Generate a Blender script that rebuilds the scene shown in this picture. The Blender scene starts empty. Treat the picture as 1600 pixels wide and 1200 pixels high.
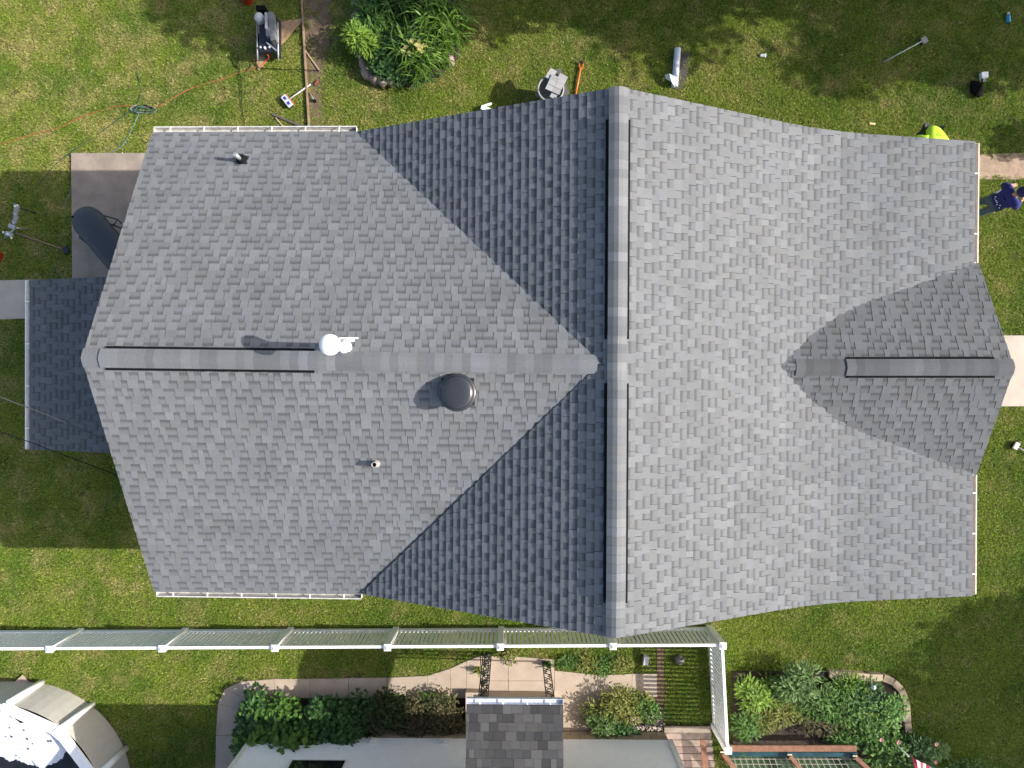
import bpy, bmesh, math, random
import numpy as np
from mathutils import Vector, Matrix, Euler

# ------------------------------------------------------------------ camera, sky, sun, exposure
C = bpy.context.scene.collection
SC = bpy.context.scene
FPX = 1109.0                      # focal length in pixels of a 1600 px wide frame
CAM = Vector((0, 0, 16.4657)); CROT = Euler((-0.0068, 0.0017, 0.0060), 'XYZ')
cd = bpy.data.cameras.new('camera'); cam = bpy.data.objects.new('camera', cd); C.objects.link(cam)
cd.sensor_width = 36; cd.lens = 36 * FPX / 1600; cd.clip_end = 3000; cd.clip_start = .1
cam.location = CAM; cam.rotation_euler = CROT; SC.camera = cam
SUN_EL, SUN_AZ = math.radians(32.2), math.radians(-1.2)      # azimuth measured from +X towards +Y
W = bpy.data.worlds.new('World'); SC.world = W; W.use_nodes = True
nt = W.node_tree; bg = nt.nodes['Background']; sky = nt.nodes.new('ShaderNodeTexSky')
sky.sky_type = 'NISHITA'; sky.sun_disc = False; sky.sun_elevation = SUN_EL
sky.sun_rotation = math.pi / 2 - SUN_AZ; sky.air_density = 1.0; sky.dust_density = 3.0; sky.ozone_density = 0.6
nt.links.new(sky.outputs[0], bg.inputs[0]); bg.inputs[1].default_value = 0.115
sl = bpy.data.lights.new('sun', 'SUN'); sl.energy = 3.45; sl.angle = math.radians(.53); sl.color = (1, .96, .895)
so = bpy.data.objects.new('sun', sl); C.objects.link(so)
SD = Vector((math.cos(SUN_EL) * math.cos(SUN_AZ), math.cos(SUN_EL) * math.sin(SUN_AZ), math.sin(SUN_EL)))
so.rotation_euler = SD.to_track_quat('Z', 'Y').to_euler(); so.location = SD * 60
vs = SC.view_settings; vs.view_transform = 'Standard'; vs.look = 'None'; vs.gamma = 1; vs.use_curve_mapping = False
vs.exposure = 1.1

R_ = CROT.to_matrix()
def ray(px, py): return R_ @ Vector(((px - 800) / FPX, -(py - 600) / FPX, -1))
def P(px, py, z=0.0):
    "survey point: where the line of sight of a photo pixel meets height z"
    d = ray(px, py); t = (z - CAM.z) / d.z; return CAM + d * t
def RP(px, py, O, N):
    d = ray(px, py); t = (O - CAM).dot(N) / d.dot(N); return CAM + d * t
def toPix(p):
    q = R_.transposed() @ (Vector(p) - CAM); return 800 + FPX * q.x / -q.z, 600 - FPX * q.y / -q.z

# ------------------------------------------------------------------ helpers
rnd = random.Random(7)
ORG = {}
def tag(o, label=None, cat=None, group=None, kind=None):
    if label: o['label'] = label
    if cat: o['category'] = cat
    if group: o['group'] = group
    if kind: o['kind'] = kind
    return o
def thing(name, loc, label, cat, group=None):
    o = bpy.data.objects.new(name, None); C.objects.link(o); o.empty_display_size = .2
    o.location = loc; ORG[o.name] = Vector(loc); return tag(o, label, cat, group)

class MB:
    def __init__(s): s.v = []; s.f = []; s.c = []; s.m = []; s.mi = 0; s.sm = []
    def face(s, pts, col=None, cols=None, smooth=False):
        i = len(s.v); s.v += [tuple(p) for p in pts]; n = len(pts); s.f.append(tuple(range(i, i + n)))
        s.c.append(cols if cols else [col or (1, 1, 1)] * n); s.m.append(s.mi); s.sm.append(smooth)
    def mesh(s, vs_, fs, col=None, smooth=False):
        i = len(s.v); s.v += [tuple(p) for p in vs_]
        for f in fs:
            s.f.append(tuple(k + i for k in f)); s.c.append([col or (1, 1, 1)] * len(f)); s.m.append(s.mi); s.sm.append(smooth)
    def box(s, c, d, rot=None, col=None):
        M = (rot if rot is not None else Matrix.Identity(3)); c = Vector(c)
        if isinstance(M, (int, float)): M = Matrix.Rotation(M, 3, 'Z')
        vs_ = [c + M @ Vector((sx * d[0] / 2, sy * d[1] / 2, sz * d[2] / 2)) for sx in (-1, 1) for sy in (-1, 1) for sz in (-1, 1)]
        s.mesh(vs_, [(0, 1, 3, 2), (4, 6, 7, 5), (0, 4, 5, 1), (2, 3, 7, 6), (0, 2, 6, 4), (1, 5, 7, 3)], col)
    def bar(s, a, b, w, h, col=None, up=Vector((0, 0, 1))):
        a, b = Vector(a), Vector(b); d = (b - a); L = d.length; d.normalize()
        x = d.cross(up)
        if x.length < 1e-4: x = d.cross(Vector((1, 0, 0)))
        x.normalize(); u = x.cross(d)
        M = Matrix((d, x, u)).transposed(); s.box((a + b) / 2, (L, w, h), M, col)
    def prism(s, poly, z0, z1, col=None):
        n = len(poly); A = sum(poly[i][0] * poly[(i + 1) % n][1] - poly[(i + 1) % n][0] * poly[i][1] for i in range(n))
        if A < 0: poly = poly[::-1]
        vs_ = [(p[0], p[1], z0) for p in poly] + [(p[0], p[1], z1) for p in poly]
        fs = [tuple(range(n, 2 * n)), tuple(range(n - 1, -1, -1))] + [(i, (i + 1) % n, n + (i + 1) % n, n + i) for i in range(n)]
        s.mesh(vs_, fs, col)
    def tube(s, pts, r, n=6, col=None, caps=True, smooth=True):
        pts = [Vector(p) for p in pts]; m = len(pts); rs = r if isinstance(r, (list, tuple)) else [r] * m
        vs_ = []
        for i, p in enumerate(pts):
            d = (pts[min(i + 1, m - 1)] - pts[max(i - 1, 0)]).normalized()
            a = d.cross(Vector((0, 0, 1)))
            if a.length < 1e-3: a = d.cross(Vector((1, 0, 0)))
            a.normalize(); b = a.cross(d)
            for k in range(n):
                t = 2 * math.pi * k / n; vs_.append(p + (a * math.cos(t) + b * math.sin(t)) * rs[i])
        fs = [(i * n + k, i * n + (k + 1) % n, (i + 1) * n + (k + 1) % n, (i + 1) * n + k) for i in range(m - 1) for k in range(n)]
        s.mesh(vs_, fs, col, smooth)
        if caps:
            i0 = len(s.v) - len(vs_)
            for base in (0, (m - 1) * n):
                s.f.append(tuple(i0 + base + k for k in range(n))); s.c.append([col or (1, 1, 1)] * n); s.m.append(s.mi); s.sm.append(False)
    def lathe(s, c, prof, n=24, col=None, axis=None, smooth=True):
        "prof: list of (radius, height)"
        c = Vector(c); M = axis if axis is not None else Matrix.Identity(3); vs_ = []
        for r, h in prof:
            for k in range(n):
                t = 2 * math.pi * k / n; vs_.append(c + M @ Vector((r * math.cos(t), r * math.sin(t), h)))
        m = len(prof)
        fs = [(i * n + k, i * n + (k + 1) % n, (i + 1) * n + (k + 1) % n, (i + 1) * n + k) for i in range(m - 1) for k in range(n)]
        s.mesh(vs_, fs, col, smooth)
        if prof[-1][0] > 1e-4:
            i0 = len(s.v) - n; s.f.append(tuple(i0 + k for k in range(n))); s.c.append([col or (1, 1, 1)] * n); s.m.append(s.mi); s.sm.append(False)
    def ico(s, c, r, jit=.25, rg=rnd, col=None, sub=0):
        c = Vector(c); r = Vector(r) if not isinstance(r, (int, float)) else Vector((r, r, r))
        base = [(1, 0, 0), (-1, 0, 0), (0, 1, 0), (0, -1, 0), (0, 0, 1), (0, 0, -1)]
        a = rg.random() * 6.28; M = Matrix.Rotation(a, 3, 'Z')
        if sub == 0:
            vs_ = [c + M @ Vector((b[0] * r.x, b[1] * r.y, b[2] * r.z)) * (1 + rg.uniform(-jit, jit)) for b in base]
            s.mesh(vs_, [(0, 2, 4), (2, 1, 4), (1, 3, 4), (3, 0, 4), (2, 0, 5), (1, 2, 5), (3, 1, 5), (0, 3, 5)], col)
        else:
            n, m = 10, 6; vs_ = []; fs = []
            for i in range(m + 1):
                th = math.pi * i / m
                for k in range(n):
                    t = 2 * math.pi * k / n
                    vs_.append(c + M @ Vector((r.x * math.sin(th) * math.cos(t), r.y * math.sin(th) * math.sin(t), r.z * math.cos(th))) * (1 + rg.uniform(-jit, jit)))
            fs = [(i * n + k, i * n + (k + 1) % n, (i + 1) * n + (k + 1) % n, (i + 1) * n + k) for i in range(m) for k in range(n)]
            s.mesh(vs_, fs, col, True)
    def build(s, name, mat, parent=None, loc=None, fix=True, bevel=0, ntag=None):
        org = ORG[parent.name] if parent is not None else Vector(loc if loc is not None else (0, 0, 0))
        me = bpy.data.meshes.new(name)
        V = np.array(s.v, dtype=np.float64) - np.array(org)[None]
        me.from_pydata(V.tolist(), [], s.f)
        if any(c != (1, 1, 1) for cc in s.c for c in cc):
            at = me.color_attributes.new('Col', 'FLOAT_COLOR', 'CORNER')
            arr = np.ones((len(me.loops), 4), dtype=np.float32)
            arr[:, :3] = np.array([c[:3] for cc in s.c for c in cc], dtype=np.float32)
            at.data.foreach_set('color', arr.ravel())
        mats = mat if isinstance(mat, (list, tuple)) else [mat]
        for m in mats: me.materials.append(m)
        if len(mats) > 1: me.polygons.foreach_set('material_index', s.m)
        me.polygons.foreach_set('use_smooth', s.sm)
        if fix:
            b = bmesh.new(); b.from_mesh(me); bmesh.ops.recalc_face_normals(b, faces=b.faces); b.to_mesh(me); b.free()
        me.update()
        o = bpy.data.objects.new(name, me); C.objects.link(o)
        if parent is not None: o.parent = parent
        else: o.location = org
        ORG[o.name] = org
        if bevel:
            bv = o.modifiers.new('bevel', 'BEVEL'); bv.width = bevel; bv.segments = 2; bv.limit_method = 'ANGLE'
        if ntag: tag(o, **ntag)
        return o

# ------------------------------------------------------------------ materials
MATS = {}
def mat(name, col, rough=.8, metal=0, var=.15, scale=8, fine=.0, fscale=300, attr=False, bump=0, bscale=60, spec=.4, trans=0, island=0, dr=0, coat=0):
    if name in MATS: return MATS[name]
    m = bpy.data.materials.new(name); m.use_nodes = True; t = m.node_tree; N = t.nodes; L = t.links
    b = N['Principled BSDF']; b.inputs['Roughness'].default_value = rough; b.inputs['Metallic'].default_value = metal
    b.inputs['Specular IOR Level'].default_value = spec
    if dr: b.inputs['Diffuse Roughness'].default_value = dr
    if coat: b.inputs['Coat Weight'].default_value = coat
    geo = N.new('ShaderNodeNewGeometry'); pos = geo.outputs['Position']
    rgb = N.new('ShaderNodeRGB'); rgb.outputs[0].default_value = (*col, 1); cur = rgb.outputs[0]
    def mul(a, fac_socket, lo, hi):
        mr = N.new('ShaderNodeMapRange'); mr.inputs['To Min'].default_value = lo; mr.inputs['To Max'].default_value = hi
        L.new(fac_socket, mr.inputs['Value'])
        mx = N.new('ShaderNodeVectorMath'); mx.operation = 'SCALE'; L.new(a, mx.inputs[0]); L.new(mr.outputs[0], mx.inputs['Scale']); return mx.outputs[0]
    if attr:
        at = N.new('ShaderNodeVertexColor'); at.layer_name = 'Col'
        mm = N.new('ShaderNodeVectorMath'); mm.operation = 'MULTIPLY'; L.new(cur, mm.inputs[0]); L.new(at.outputs[0], mm.inputs[1]); cur = mm.outputs[0]
    def noise(sc, det=4):
        n = N.new('ShaderNodeTexNoise'); n.inputs['Scale'].default_value = sc; n.inputs['Detail'].default_value = det; L.new(pos, n.inputs['Vector']); return n.outputs[0]
    if var: 
        n = noise(scale)
        mr = N.new('ShaderNodeMapRange'); mr.inputs[1].default_value = .3; mr.inputs[2].default_value = .7; L.new(n, mr.inputs[0])
        cur = mul(cur, mr.outputs[0], 1 - var, 1 + var)
    if fine:
        n = noise(fscale, 2)
        mr = N.new('ShaderNodeMapRange'); mr.inputs[1].default_value = .3; mr.inputs[2].default_value = .7; L.new(n, mr.inputs[0])
        cur = mul(cur, mr.outputs[0], 1 - fine, 1 + fine)
    if island: cur = mul(cur, geo.outputs['Random Per Island'], 1 - island, 1 + island)
    L.new(cur, b.inputs['Base Color'])
    if bump:
        bn = N.new('ShaderNodeBump'); bn.inputs['Strength'].default_value = bump; bn.inputs['Distance'].default_value = .01
        L.new(noise(bscale, 3), bn.inputs['Height']); L.new(bn.outputs[0], b.inputs['Normal'])
    if trans:
        tr = N.new('ShaderNodeBsdfTranslucent'); L.new(cur, tr.inputs[0]); mx = N.new('ShaderNodeMixShader'); mx.inputs[0].default_value = trans
        L.new(b.outputs[0], mx.inputs[1]); L.new(tr.outputs[0], mx.inputs[2]); L.new(mx.outputs[0], N['Material Output'].inputs[0])
    MATS[name] = m; return m

def grass_material(name, ground=False):
    m = bpy.data.materials.new(name); m.use_nodes = True; t = m.node_tree; N = t.nodes; L = t.links; b = N['Principled BSDF']
    b.inputs['Roughness'].default_value = .75; b.inputs['Specular IOR Level'].default_value = .15
    geo = N.new('ShaderNodeNewGeometry'); pos = geo.outputs['Position']
    fl = N.new('ShaderNodeVectorMath'); fl.operation = 'MULTIPLY'; fl.inputs[1].default_value = (1, 1, 0); L.new(pos, fl.inputs[0]); p2 = fl.outputs[0]
    def noise(sc, det=4, off=0, rough=.55):
        a = N.new('ShaderNodeVectorMath'); a.operation = 'ADD'; a.inputs[1].default_value = (off, off * 1.7, 0); L.new(p2, a.inputs[0])
        n = N.new('ShaderNodeTexNoise'); n.inputs['Scale'].default_value = sc; n.inputs['Detail'].default_value = det; n.inputs['Roughness'].default_value = rough
        L.new(a.outputs[0], n.inputs['Vector']); return n.outputs[0]
    def rng(s, a, b_, c=0, d=1):
        r = N.new('ShaderNodeMapRange'); r.interpolation_type = 'SMOOTHSTEP'
        for k, v_ in zip((1, 2, 3, 4), (a, b_, c, d)): r.inputs[k].default_value = v_
        L.new(s, r.inputs[0]); return r.outputs[0]
    def mix(f, a, b_):
        mx = N.new('ShaderNodeMix'); mx.data_type = 'RGBA'; L.new(f, mx.inputs[0])
        for k, x in ((6, a), (7, b_)):
            if isinstance(x, tuple): mx.inputs[k].default_value = (*x, 1)
            else: L.new(x, mx.inputs[k])
        return mx.outputs[2]
    green, deep, dry = GREEN, DEEP, DRY
    c1 = mix(rng(noise(.55, 5, 3), .40, .66), green, deep)
    sx = N.new('ShaderNodeSeparateXYZ'); L.new(pos, sx.inputs[0])
    ny = N.new('ShaderNodeMapRange'); L.new(sx.outputs['Y'], ny.inputs[0])
    for k_, v_ in zip((1, 2, 3, 4), (-8, 8, -.03, .03)): ny.inputs[k_].default_value = v_
    nx = N.new('ShaderNodeMapRange'); L.new(sx.outputs['X'], nx.inputs[0])
    for k_, v_ in zip((1, 2, 3, 4), (-10, 11, .02, -.03)): nx.inputs[k_].default_value = v_
    ad = N.new('ShaderNodeMath'); L.new(noise(1.5, 7, 9, .7), ad.inputs[0]); L.new(ny.outputs[0], ad.inputs[1])
    ad2 = N.new('ShaderNodeMath'); L.new(ad.outputs[0], ad2.inputs[0]); L.new(nx.outputs[0], ad2.inputs[1])
    c2 = mix(rng(ad2.outputs[0], .43, .78), c1, dry)
    if ground:
        c2 = mix(rng(noise(6, 4, 5), .25, .6), c2, (.062, .05, .026))
        sc = N.new('ShaderNodeVectorMath'); sc.operation = 'SCALE'; sc.inputs['Scale'].default_value = .7; L.new(c2, sc.inputs[0]); L.new(sc.outputs[0], b.inputs[0])
    else:
        r = geo.outputs['Random Per Island']
        c3 = mix(rng(r, .78, 1.0, 0, .85), c2, dry)
        mr = N.new('ShaderNodeMapRange'); mr.inputs[1].default_value = .3; mr.inputs[2].default_value = .7; mr.inputs[3].default_value = .52; mr.inputs[4].default_value = 1.48; L.new(noise(26, 3, 2), mr.inputs[0])
        fr = N.new('ShaderNodeMath'); fr.operation = 'FRACT'; m9 = N.new('ShaderNodeMath'); m9.operation = 'MULTIPLY'; m9.inputs[1].default_value = 37.3; L.new(r, m9.inputs[0]); L.new(m9.outputs[0], fr.inputs[0])
        mb = N.new('ShaderNodeMapRange'); mb.inputs[3].default_value = .55; mb.inputs[4].default_value = 1.45; L.new(fr.outputs[0], mb.inputs[0])
        s0_ = N.new('ShaderNodeVectorMath'); s0_.operation = 'SCALE'; L.new(c3, s0_.inputs[0]); L.new(mb.outputs[0], s0_.inputs['Scale'])
        sc = N.new('ShaderNodeVectorMath'); sc.operation = 'SCALE'; L.new(s0_.outputs[0], sc.inputs[0]); L.new(mr.outputs[0], sc.inputs['Scale'])
        L.new(sc.outputs[0], b.inputs[0])
        tr = N.new('ShaderNodeBsdfTranslucent'); L.new(sc.outputs[0], tr.inputs[0]); mx = N.new('ShaderNodeMixShader'); mx.inputs[0].default_value = .3
        L.new(b.outputs[0], mx.inputs[1]); L.new(tr.outputs[0], mx.inputs[2]); L.new(mx.outputs[0], N['Material Output'].inputs[0])
    return m
GREEN, DEEP, DRY = (.225, .305, .038), (.130, .230, .026), (.46, .40, .16)

M_sh = mat('shingle_granules', (1, 1, 1), .95, attr=True, var=.07, scale=1.2, fine=.20, fscale=95, spec=.15)
M_deck = mat('roof_deck', (.05, .05, .052), .95)
M_white = mat('white_vinyl', (.87, .87, .86), .45, var=.03, spec=.4)
M_trim = mat('white_trim', (.74, .72, .68), .5, var=.06)
M_cream = mat('cream_gutter', (.60, .53, .44), .5, var=.08)
M_gutdirt = mat('gutter_inside', (.50, .485, .455), .6, var=.2, scale=12)
M_black = mat('black_plastic', (.010, .010, .011), .95, var=.1, spec=.05)
M_joint = mat('joint_grime', (.29, .225, .17), .95, var=.3)
M_blackmetal = mat('black_painted_metal', (.022, .024, .028), .33, var=.05, spec=.5)
M_blackgloss = mat('black_enamel_vent', (.028, .031, .036), .28, var=.03, spec=.6)
M_conc = mat('concrete_tan', (.43, .345, .27), .9, var=.10, scale=3, fine=.12, fscale=90, bump=.3)
M_concgrey = mat('concrete_grey', (.285, .232, .185), .9, var=.2, scale=2.5, fine=.16, fscale=70, bump=.3)
M_concpale = mat('concrete_pale', (.46, .40, .33), .9, var=.10, scale=3, fine=.1, fscale=80, bump=.2)
M_dirt = mat('packed_dirt', (.135, .095, .060), .95, var=.35, scale=5, fine=.3, fscale=60, bump=.6)
M_mulch = mat('dark_mulch', (.040, .029, .020), .95, var=.4, scale=14, fine=.4, fscale=80, bump=.8)
M_block = mat('tan_block', (.40, .32, .215), .9, var=.12, scale=5, fine=.1, attr=True, bump=.3)
M_siding = mat('white_siding', (.88, .88, .88), .55, var=.03)
M_cedar = mat('cedar_wood', (.20, .095, .055), .75, var=.25, scale=9, fine=.15)
M_greywood = mat('weathered_wood', (.30, .235, .185), .85, var=.2, scale=7, fine=.15, attr=True)
M_ply = mat('plywood', (.36, .235, .13), .8, var=.22, scale=14, fine=.2, fscale=50)
M_galv = mat('galvanised_metal', (.50, .50, .50), .4, metal=.6, var=.12)
M_grey = mat('grey_plastic', (.26, .26, .25), .5, var=.1)
M_red = mat('red_plastic', (.50, .028, .014), .4, var=.1)
M_orange = mat('orange_plastic', (.62, .17, .035), .45, var=.1)
M_stone = mat('grey_rock', (.23, .20, .18), .9, var=.3, scale=9, fine=.15, bump=.6, attr=True)

# ------------------------------------------------------------------ ground
GM = grass_material('lawn_soil', True); BM = grass_material('grass_blades')
g = MB(); g.face([(-400, -400, 0), (400, -400, 0), (400, 400, 0), (-400, 400, 0)]); g.build('ground', GM, fix=False, ntag=dict(kind='structure'))
EXCL = []      # ground polygons without grass
def gp(pts, z=0): return [P(x, y, z) for x, y in pts]
def sheet(name, pts, m, z0, z1, excl=True, ntag=None, parent=None):
    b = MB(); pl = [(p.x, p.y) for p in gp(pts)]; b.prism(pl, z0, z1)
    if excl: EXCL.append(pl)
    return b.build(name, m, parent, ntag=ntag or dict(kind='structure'))
STRUCT = dict(kind='structure')
sheet('patio', [(113, 240), (245, 240), (245, 440), (115, 440)], M_concgrey, -.1, .05)
# left walk in squares
def slabs(name, polys, m, z1, base_m=None, gap=.0035):
    b = MB(); pts = [p for poly in polys for p in poly]
    for poly in polys:
        w = [(P(x, y).x, P(x, y).y) for x, y in poly]; EXCL.append(w); cx = sum(p[0] for p in w) / len(w); cy = sum(p[1] for p in w) / len(w)
        b.prism(w, -.1, z1 - .03)
    root = b.build(name, base_m or M_dirt, ntag=STRUCT)
    for poly in polys:
        w = [Vector((P(x, y).x, P(x, y).y)) for x, y in poly]; c = sum(w, Vector((0, 0))) / len(w)
        q = []
        for p in w:
            d = p - c; q.append(c + d * (1 - gap / max(d.length, .05) * 1.4))
        s = MB(); s.prism([(p.x, p.y) for p in q], -.05, z1 + rnd.uniform(-.004, .004)); s.build('slab', m, root, bevel=.006)
    return root
slabs('side_path', [[(-60, 439), (-10, 438), (-10, 500), (-60, 501)], [(-10, 438), (39, 437), (39, 498), (-10, 500)], [(39, 437), (120, 437), (120, 497), (39, 498)]], M_concpale, .03)
slabs('front_walk', [[(1540, 524), (1660, 524), (1660, 635), (1540, 635)]], M_concpale, .04)
sheet('dirt_path', [(1500, 243), (1562, 240), (1640, 238), (1640, 281), (1500, 280)], mat('pinkish_dirt', (.33, .24, .165), .95, var=.2, scale=6, fine=.3, fscale=60, bump=.5), -.05, .012)
sheet('dirt_strip', [(473, -20), (484, 215), (505, 215), (503, 140), (506, 110), (515, 70), (519, 30), (520, -20)], M_dirt, -.05, .012, excl=False)
# neighbour's curving walk
cs = [((336, 1300), (372, 1300)), ((337, 1215), (374, 1215)), ((338, 1148), (376, 1148)), ((341, 1098), (384, 1110)), ((352, 1076), (398, 1096)), ((378, 1064), (412, 1091)), ((428, 1060), (430, 1090)),
      ((485, 1060), (485, 1090)), ((545, 1059), (545, 1090)), ((605, 1058), (605, 1090)), ((668, 1055), (668, 1090)), ((703, 1044), (705, 1090)), ((729, 1032), (729, 1090)), ((750, 1024), (752, 1090)),]
polys = [[cs[i][0], cs[i + 1][0], cs[i + 1][1], cs[i][1]] for i in range(len(cs) - 1)]
polys += [[(751, 1024), (794, 1024), (794, 1063), (752, 1063)], [(794, 1024), (866, 1030), (866, 1063), (794, 1063)],
          [(752, 1063), (794, 1063), (794, 1082), (752, 1082)], [(794, 1063), (866, 1063), (866, 1082), (794, 1082)],
          [(866, 1047), (938, 1054), (938, 1141), (866, 1141)], [(938, 1054), (987, 1052), (987, 1141), (938, 1141)], [(987, 1052), (1026, 1052), (1026, 1089), (987, 1089)]]
slabs('walkway', polys, M_conc, .035, M_joint)
sheet('planting_soil', [(380, 1094), (735, 1089), (735, 1141), (376, 1160), (376, 1110)], M_mulch, -.05, .02)
sheet('mulch_strip', [(1026, 1012), (1037, 1012), (1038, 1141), (988, 1141), (988, 1090), (1026, 1090)], mat('brown_mulch', (.17, .11, .07), .95, var=.4, scale=16, fine=.4, fscale=70, bump=.8), -.05, .018)

# ------------------------------------------------------------------ main house
xg, xw, xr, xk, xe = -6.6726, -2.8575, 1.5906, 5.5697, 8.6625
yN, yS, yR, ze, zr, zR, zk, zE, yP, wp, zp = 4.4915, -3.9731, .2768, 3.3228, 5.4546, 5.5713, 3.6925, 3.167, .2427, 1.982, 4.1335
house = thing('house', (1, .26, 0), 'large house with new grey shingled cross gable roof filling the middle', 'house')
def plane(a, b, U):
    a, b, U = Vector(a), Vector(b), Vector(U); V = (b - a).normalized(); N = U.cross(V).normalized(); return (a, U, V, N)
PL = dict(N=plane((0, yN, ze), (0, yR, zr), (-1, 0, 0)), S=plane((0, yS, ze), (0, yR, zr), (1, 0, 0)),
          W=plane((xw, 0, ze), (xr, 0, zR), (0, -1, 0)), E=plane((xk, 0, zk), (xr, 0, zR), (0, 1, 0)), L=plane((xe, 0, zE), (xk, 0, zk), (0, 1, 0)),
          PN=plane((0, yP + wp, zE), (0, yP, zp), (-1, 0, 0)), PS=plane((0, yP - wp, zE), (0, yP, zp), (1, 0, 0)))
def uv(p, pl): d = Vector(p) - pl[0]; return (d.dot(pl[1]), d.dot(pl[2]))
def px_poly(pix, k): return [uv(RP(x, y, PL[k][0], PL[k][3]), PL[k]) for x, y in pix]
def ccw(p):
    A = sum(p[i][0] * p[(i + 1) % len(p)][1] - p[(i + 1) % len(p)][0] * p[i][1] for i in range(len(p)))
    return p if A > 0 else p[::-1]
def clip(sub, cl):
    out = sub
    for i in range(len(cl)):
        a, b = cl[i], cl[(i + 1) % len(cl)]; inp, out = out, []
        if not inp: return []
        def side(p): return (b[0] - a[0]) * (p[1] - a[1]) - (b[1] - a[1]) * (p[0] - a[0])
        for j in range(len(inp)):
            p, q = inp[j], inp[(j + 1) % len(inp)]; sp, sq = side(p), side(q)
            if sp >= -1e-9: out.append(p)
            if (sp > 1e-9 and sq < -1e-9) or (sp < -1e-9 and sq > 1e-9):
                t = sp / (sp - sq); out.append((p[0] + t * (q[0] - p[0]), p[1] + t * (q[1] - p[1])))
    return out
def area(p): return abs(sum(p[i][0] * p[(i + 1) % len(p)][1] - p[(i + 1) % len(p)][0] * p[i][1] for i in range(len(p)))) / 2 if len(p) > 2 else 0
TONES = [(.243, .243, .246), (.226, .226, .229), (.238, .239, .250), (.214, .213, .214), (.232, .226, .222), (.256, .257, .259), (.221, .223, .231), (.237, .239, .240)]
TONES = [tuple((.235 + (c - .235) * .75) * .68 * k for c, k in zip(t, (.965, 1.0, 1.03))) for t in TONES]
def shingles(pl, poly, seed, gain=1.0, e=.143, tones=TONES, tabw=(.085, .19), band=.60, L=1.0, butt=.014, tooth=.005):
    "laminated strips laid course by course; returns [(MB, projected size)]"
    O, U, V, N = pl; poly = ccw(poly); rg = random.Random(seed); out = []
    us = [p[0] for p in poly]; vs_ = [p[1] for p in poly]
    def pt(u, v, h): return O + U * u + V * v + N * h
    k = 0; v0 = min(vs_)
    drift = rg.random()
    while v0 < max(vs_) - .005:
        v1 = v0 + e + .004
        u = min(us) - rg.random() * L
        while u < max(us):
            b = MB(); cu = u; tot = 0; tt = rg.random() < .5; lot = rg.uniform(.97, 1.03)
            while cu < u + L - .02:
                w = min(rg.uniform(*tabw), u + L - cu)
                if u + L - cu - w < .07: w = u + L - cu
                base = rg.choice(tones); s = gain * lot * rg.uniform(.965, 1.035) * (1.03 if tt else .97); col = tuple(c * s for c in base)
                lift = tooth if tt else 0
                def h(v): return .002 + (butt - .002) * max(0, 1 - (v - v0) / e) + lift
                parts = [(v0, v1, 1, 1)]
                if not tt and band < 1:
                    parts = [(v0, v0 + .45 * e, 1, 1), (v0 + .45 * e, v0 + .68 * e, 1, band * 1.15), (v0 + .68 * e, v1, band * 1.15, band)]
                g0 = .003
                for (a, c_, k0, k1) in parts:
                    q = clip([(cu + g0 * 0, a), (cu + w - g0, a), (cu + w - g0, c_), (cu, c_)], poly)
                    if area(q) < 2e-5: continue
                    tot += area(q)
                    top = [pt(x, y, h(y)) for x, y in q]
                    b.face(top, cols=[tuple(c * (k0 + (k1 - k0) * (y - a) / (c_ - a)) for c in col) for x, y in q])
                    n = len(q)
                    for i in range(n):
                        p0, p1 = q[i], q[(i + 1) % n]
                        if p0[1] > c_ - 1e-6 and p1[1] > c_ - 1e-6: continue           # upslope edge is covered
                        if abs(p0[1] - a) < 1e-6 and abs(p1[1] - a) < 1e-6 and a > v0 + 1e-6: continue
                        b.face([pt(*p0, h(p0[1])), pt(*p0, -.004), pt(*p1, -.004), pt(*p1, h(p1[1]))], tuple(c * .8 for c in col))
                cu += w; tt = not tt
            if b.f:
                c = Vector(np.mean(np.array(b.v), axis=0).tolist()); d = (CAM - c)
                out.append((b, tot * max(0, N.dot(d.normalized())) / d.length_squared, c))
            u += L + .004
        v0 += e; k += 1
    return out
def deck(b, pl, poly, t=.13):
    O, U, V, N = pl; poly = ccw(poly); n = len(poly)
    top = [O + U * p[0] + V * p[1] - N * .005 for p in poly]; bot = [p - Vector((0, 0, t)) for p in top]
    b.mesh(top + bot, [tuple(range(n)), tuple(range(2 * n - 1, n - 1, -1))] + [(i, (i + 1) % n, n + (i + 1) % n, n + i) for i in range(n)])
def join(items):
    r = MB()
    for it in items:
        i = len(r.v); r.v += it.v; r.f += [tuple(k + i for k in f) for f in it.f]; r.c += it.c; r.m += it.m; r.sm += it.sm
    return r
def lay(part, items, n):
    items = sorted(items, key=lambda t: -t[1])
    for b, a, c in items[:n]: b.build('shingle', M_sh, part, fix=False)
    if items[n:]: join([b for b, a, c in items[n:]]).build('shingle_courses', M_sh, part, fix=False, ntag=dict(kind='stuff'))

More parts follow.
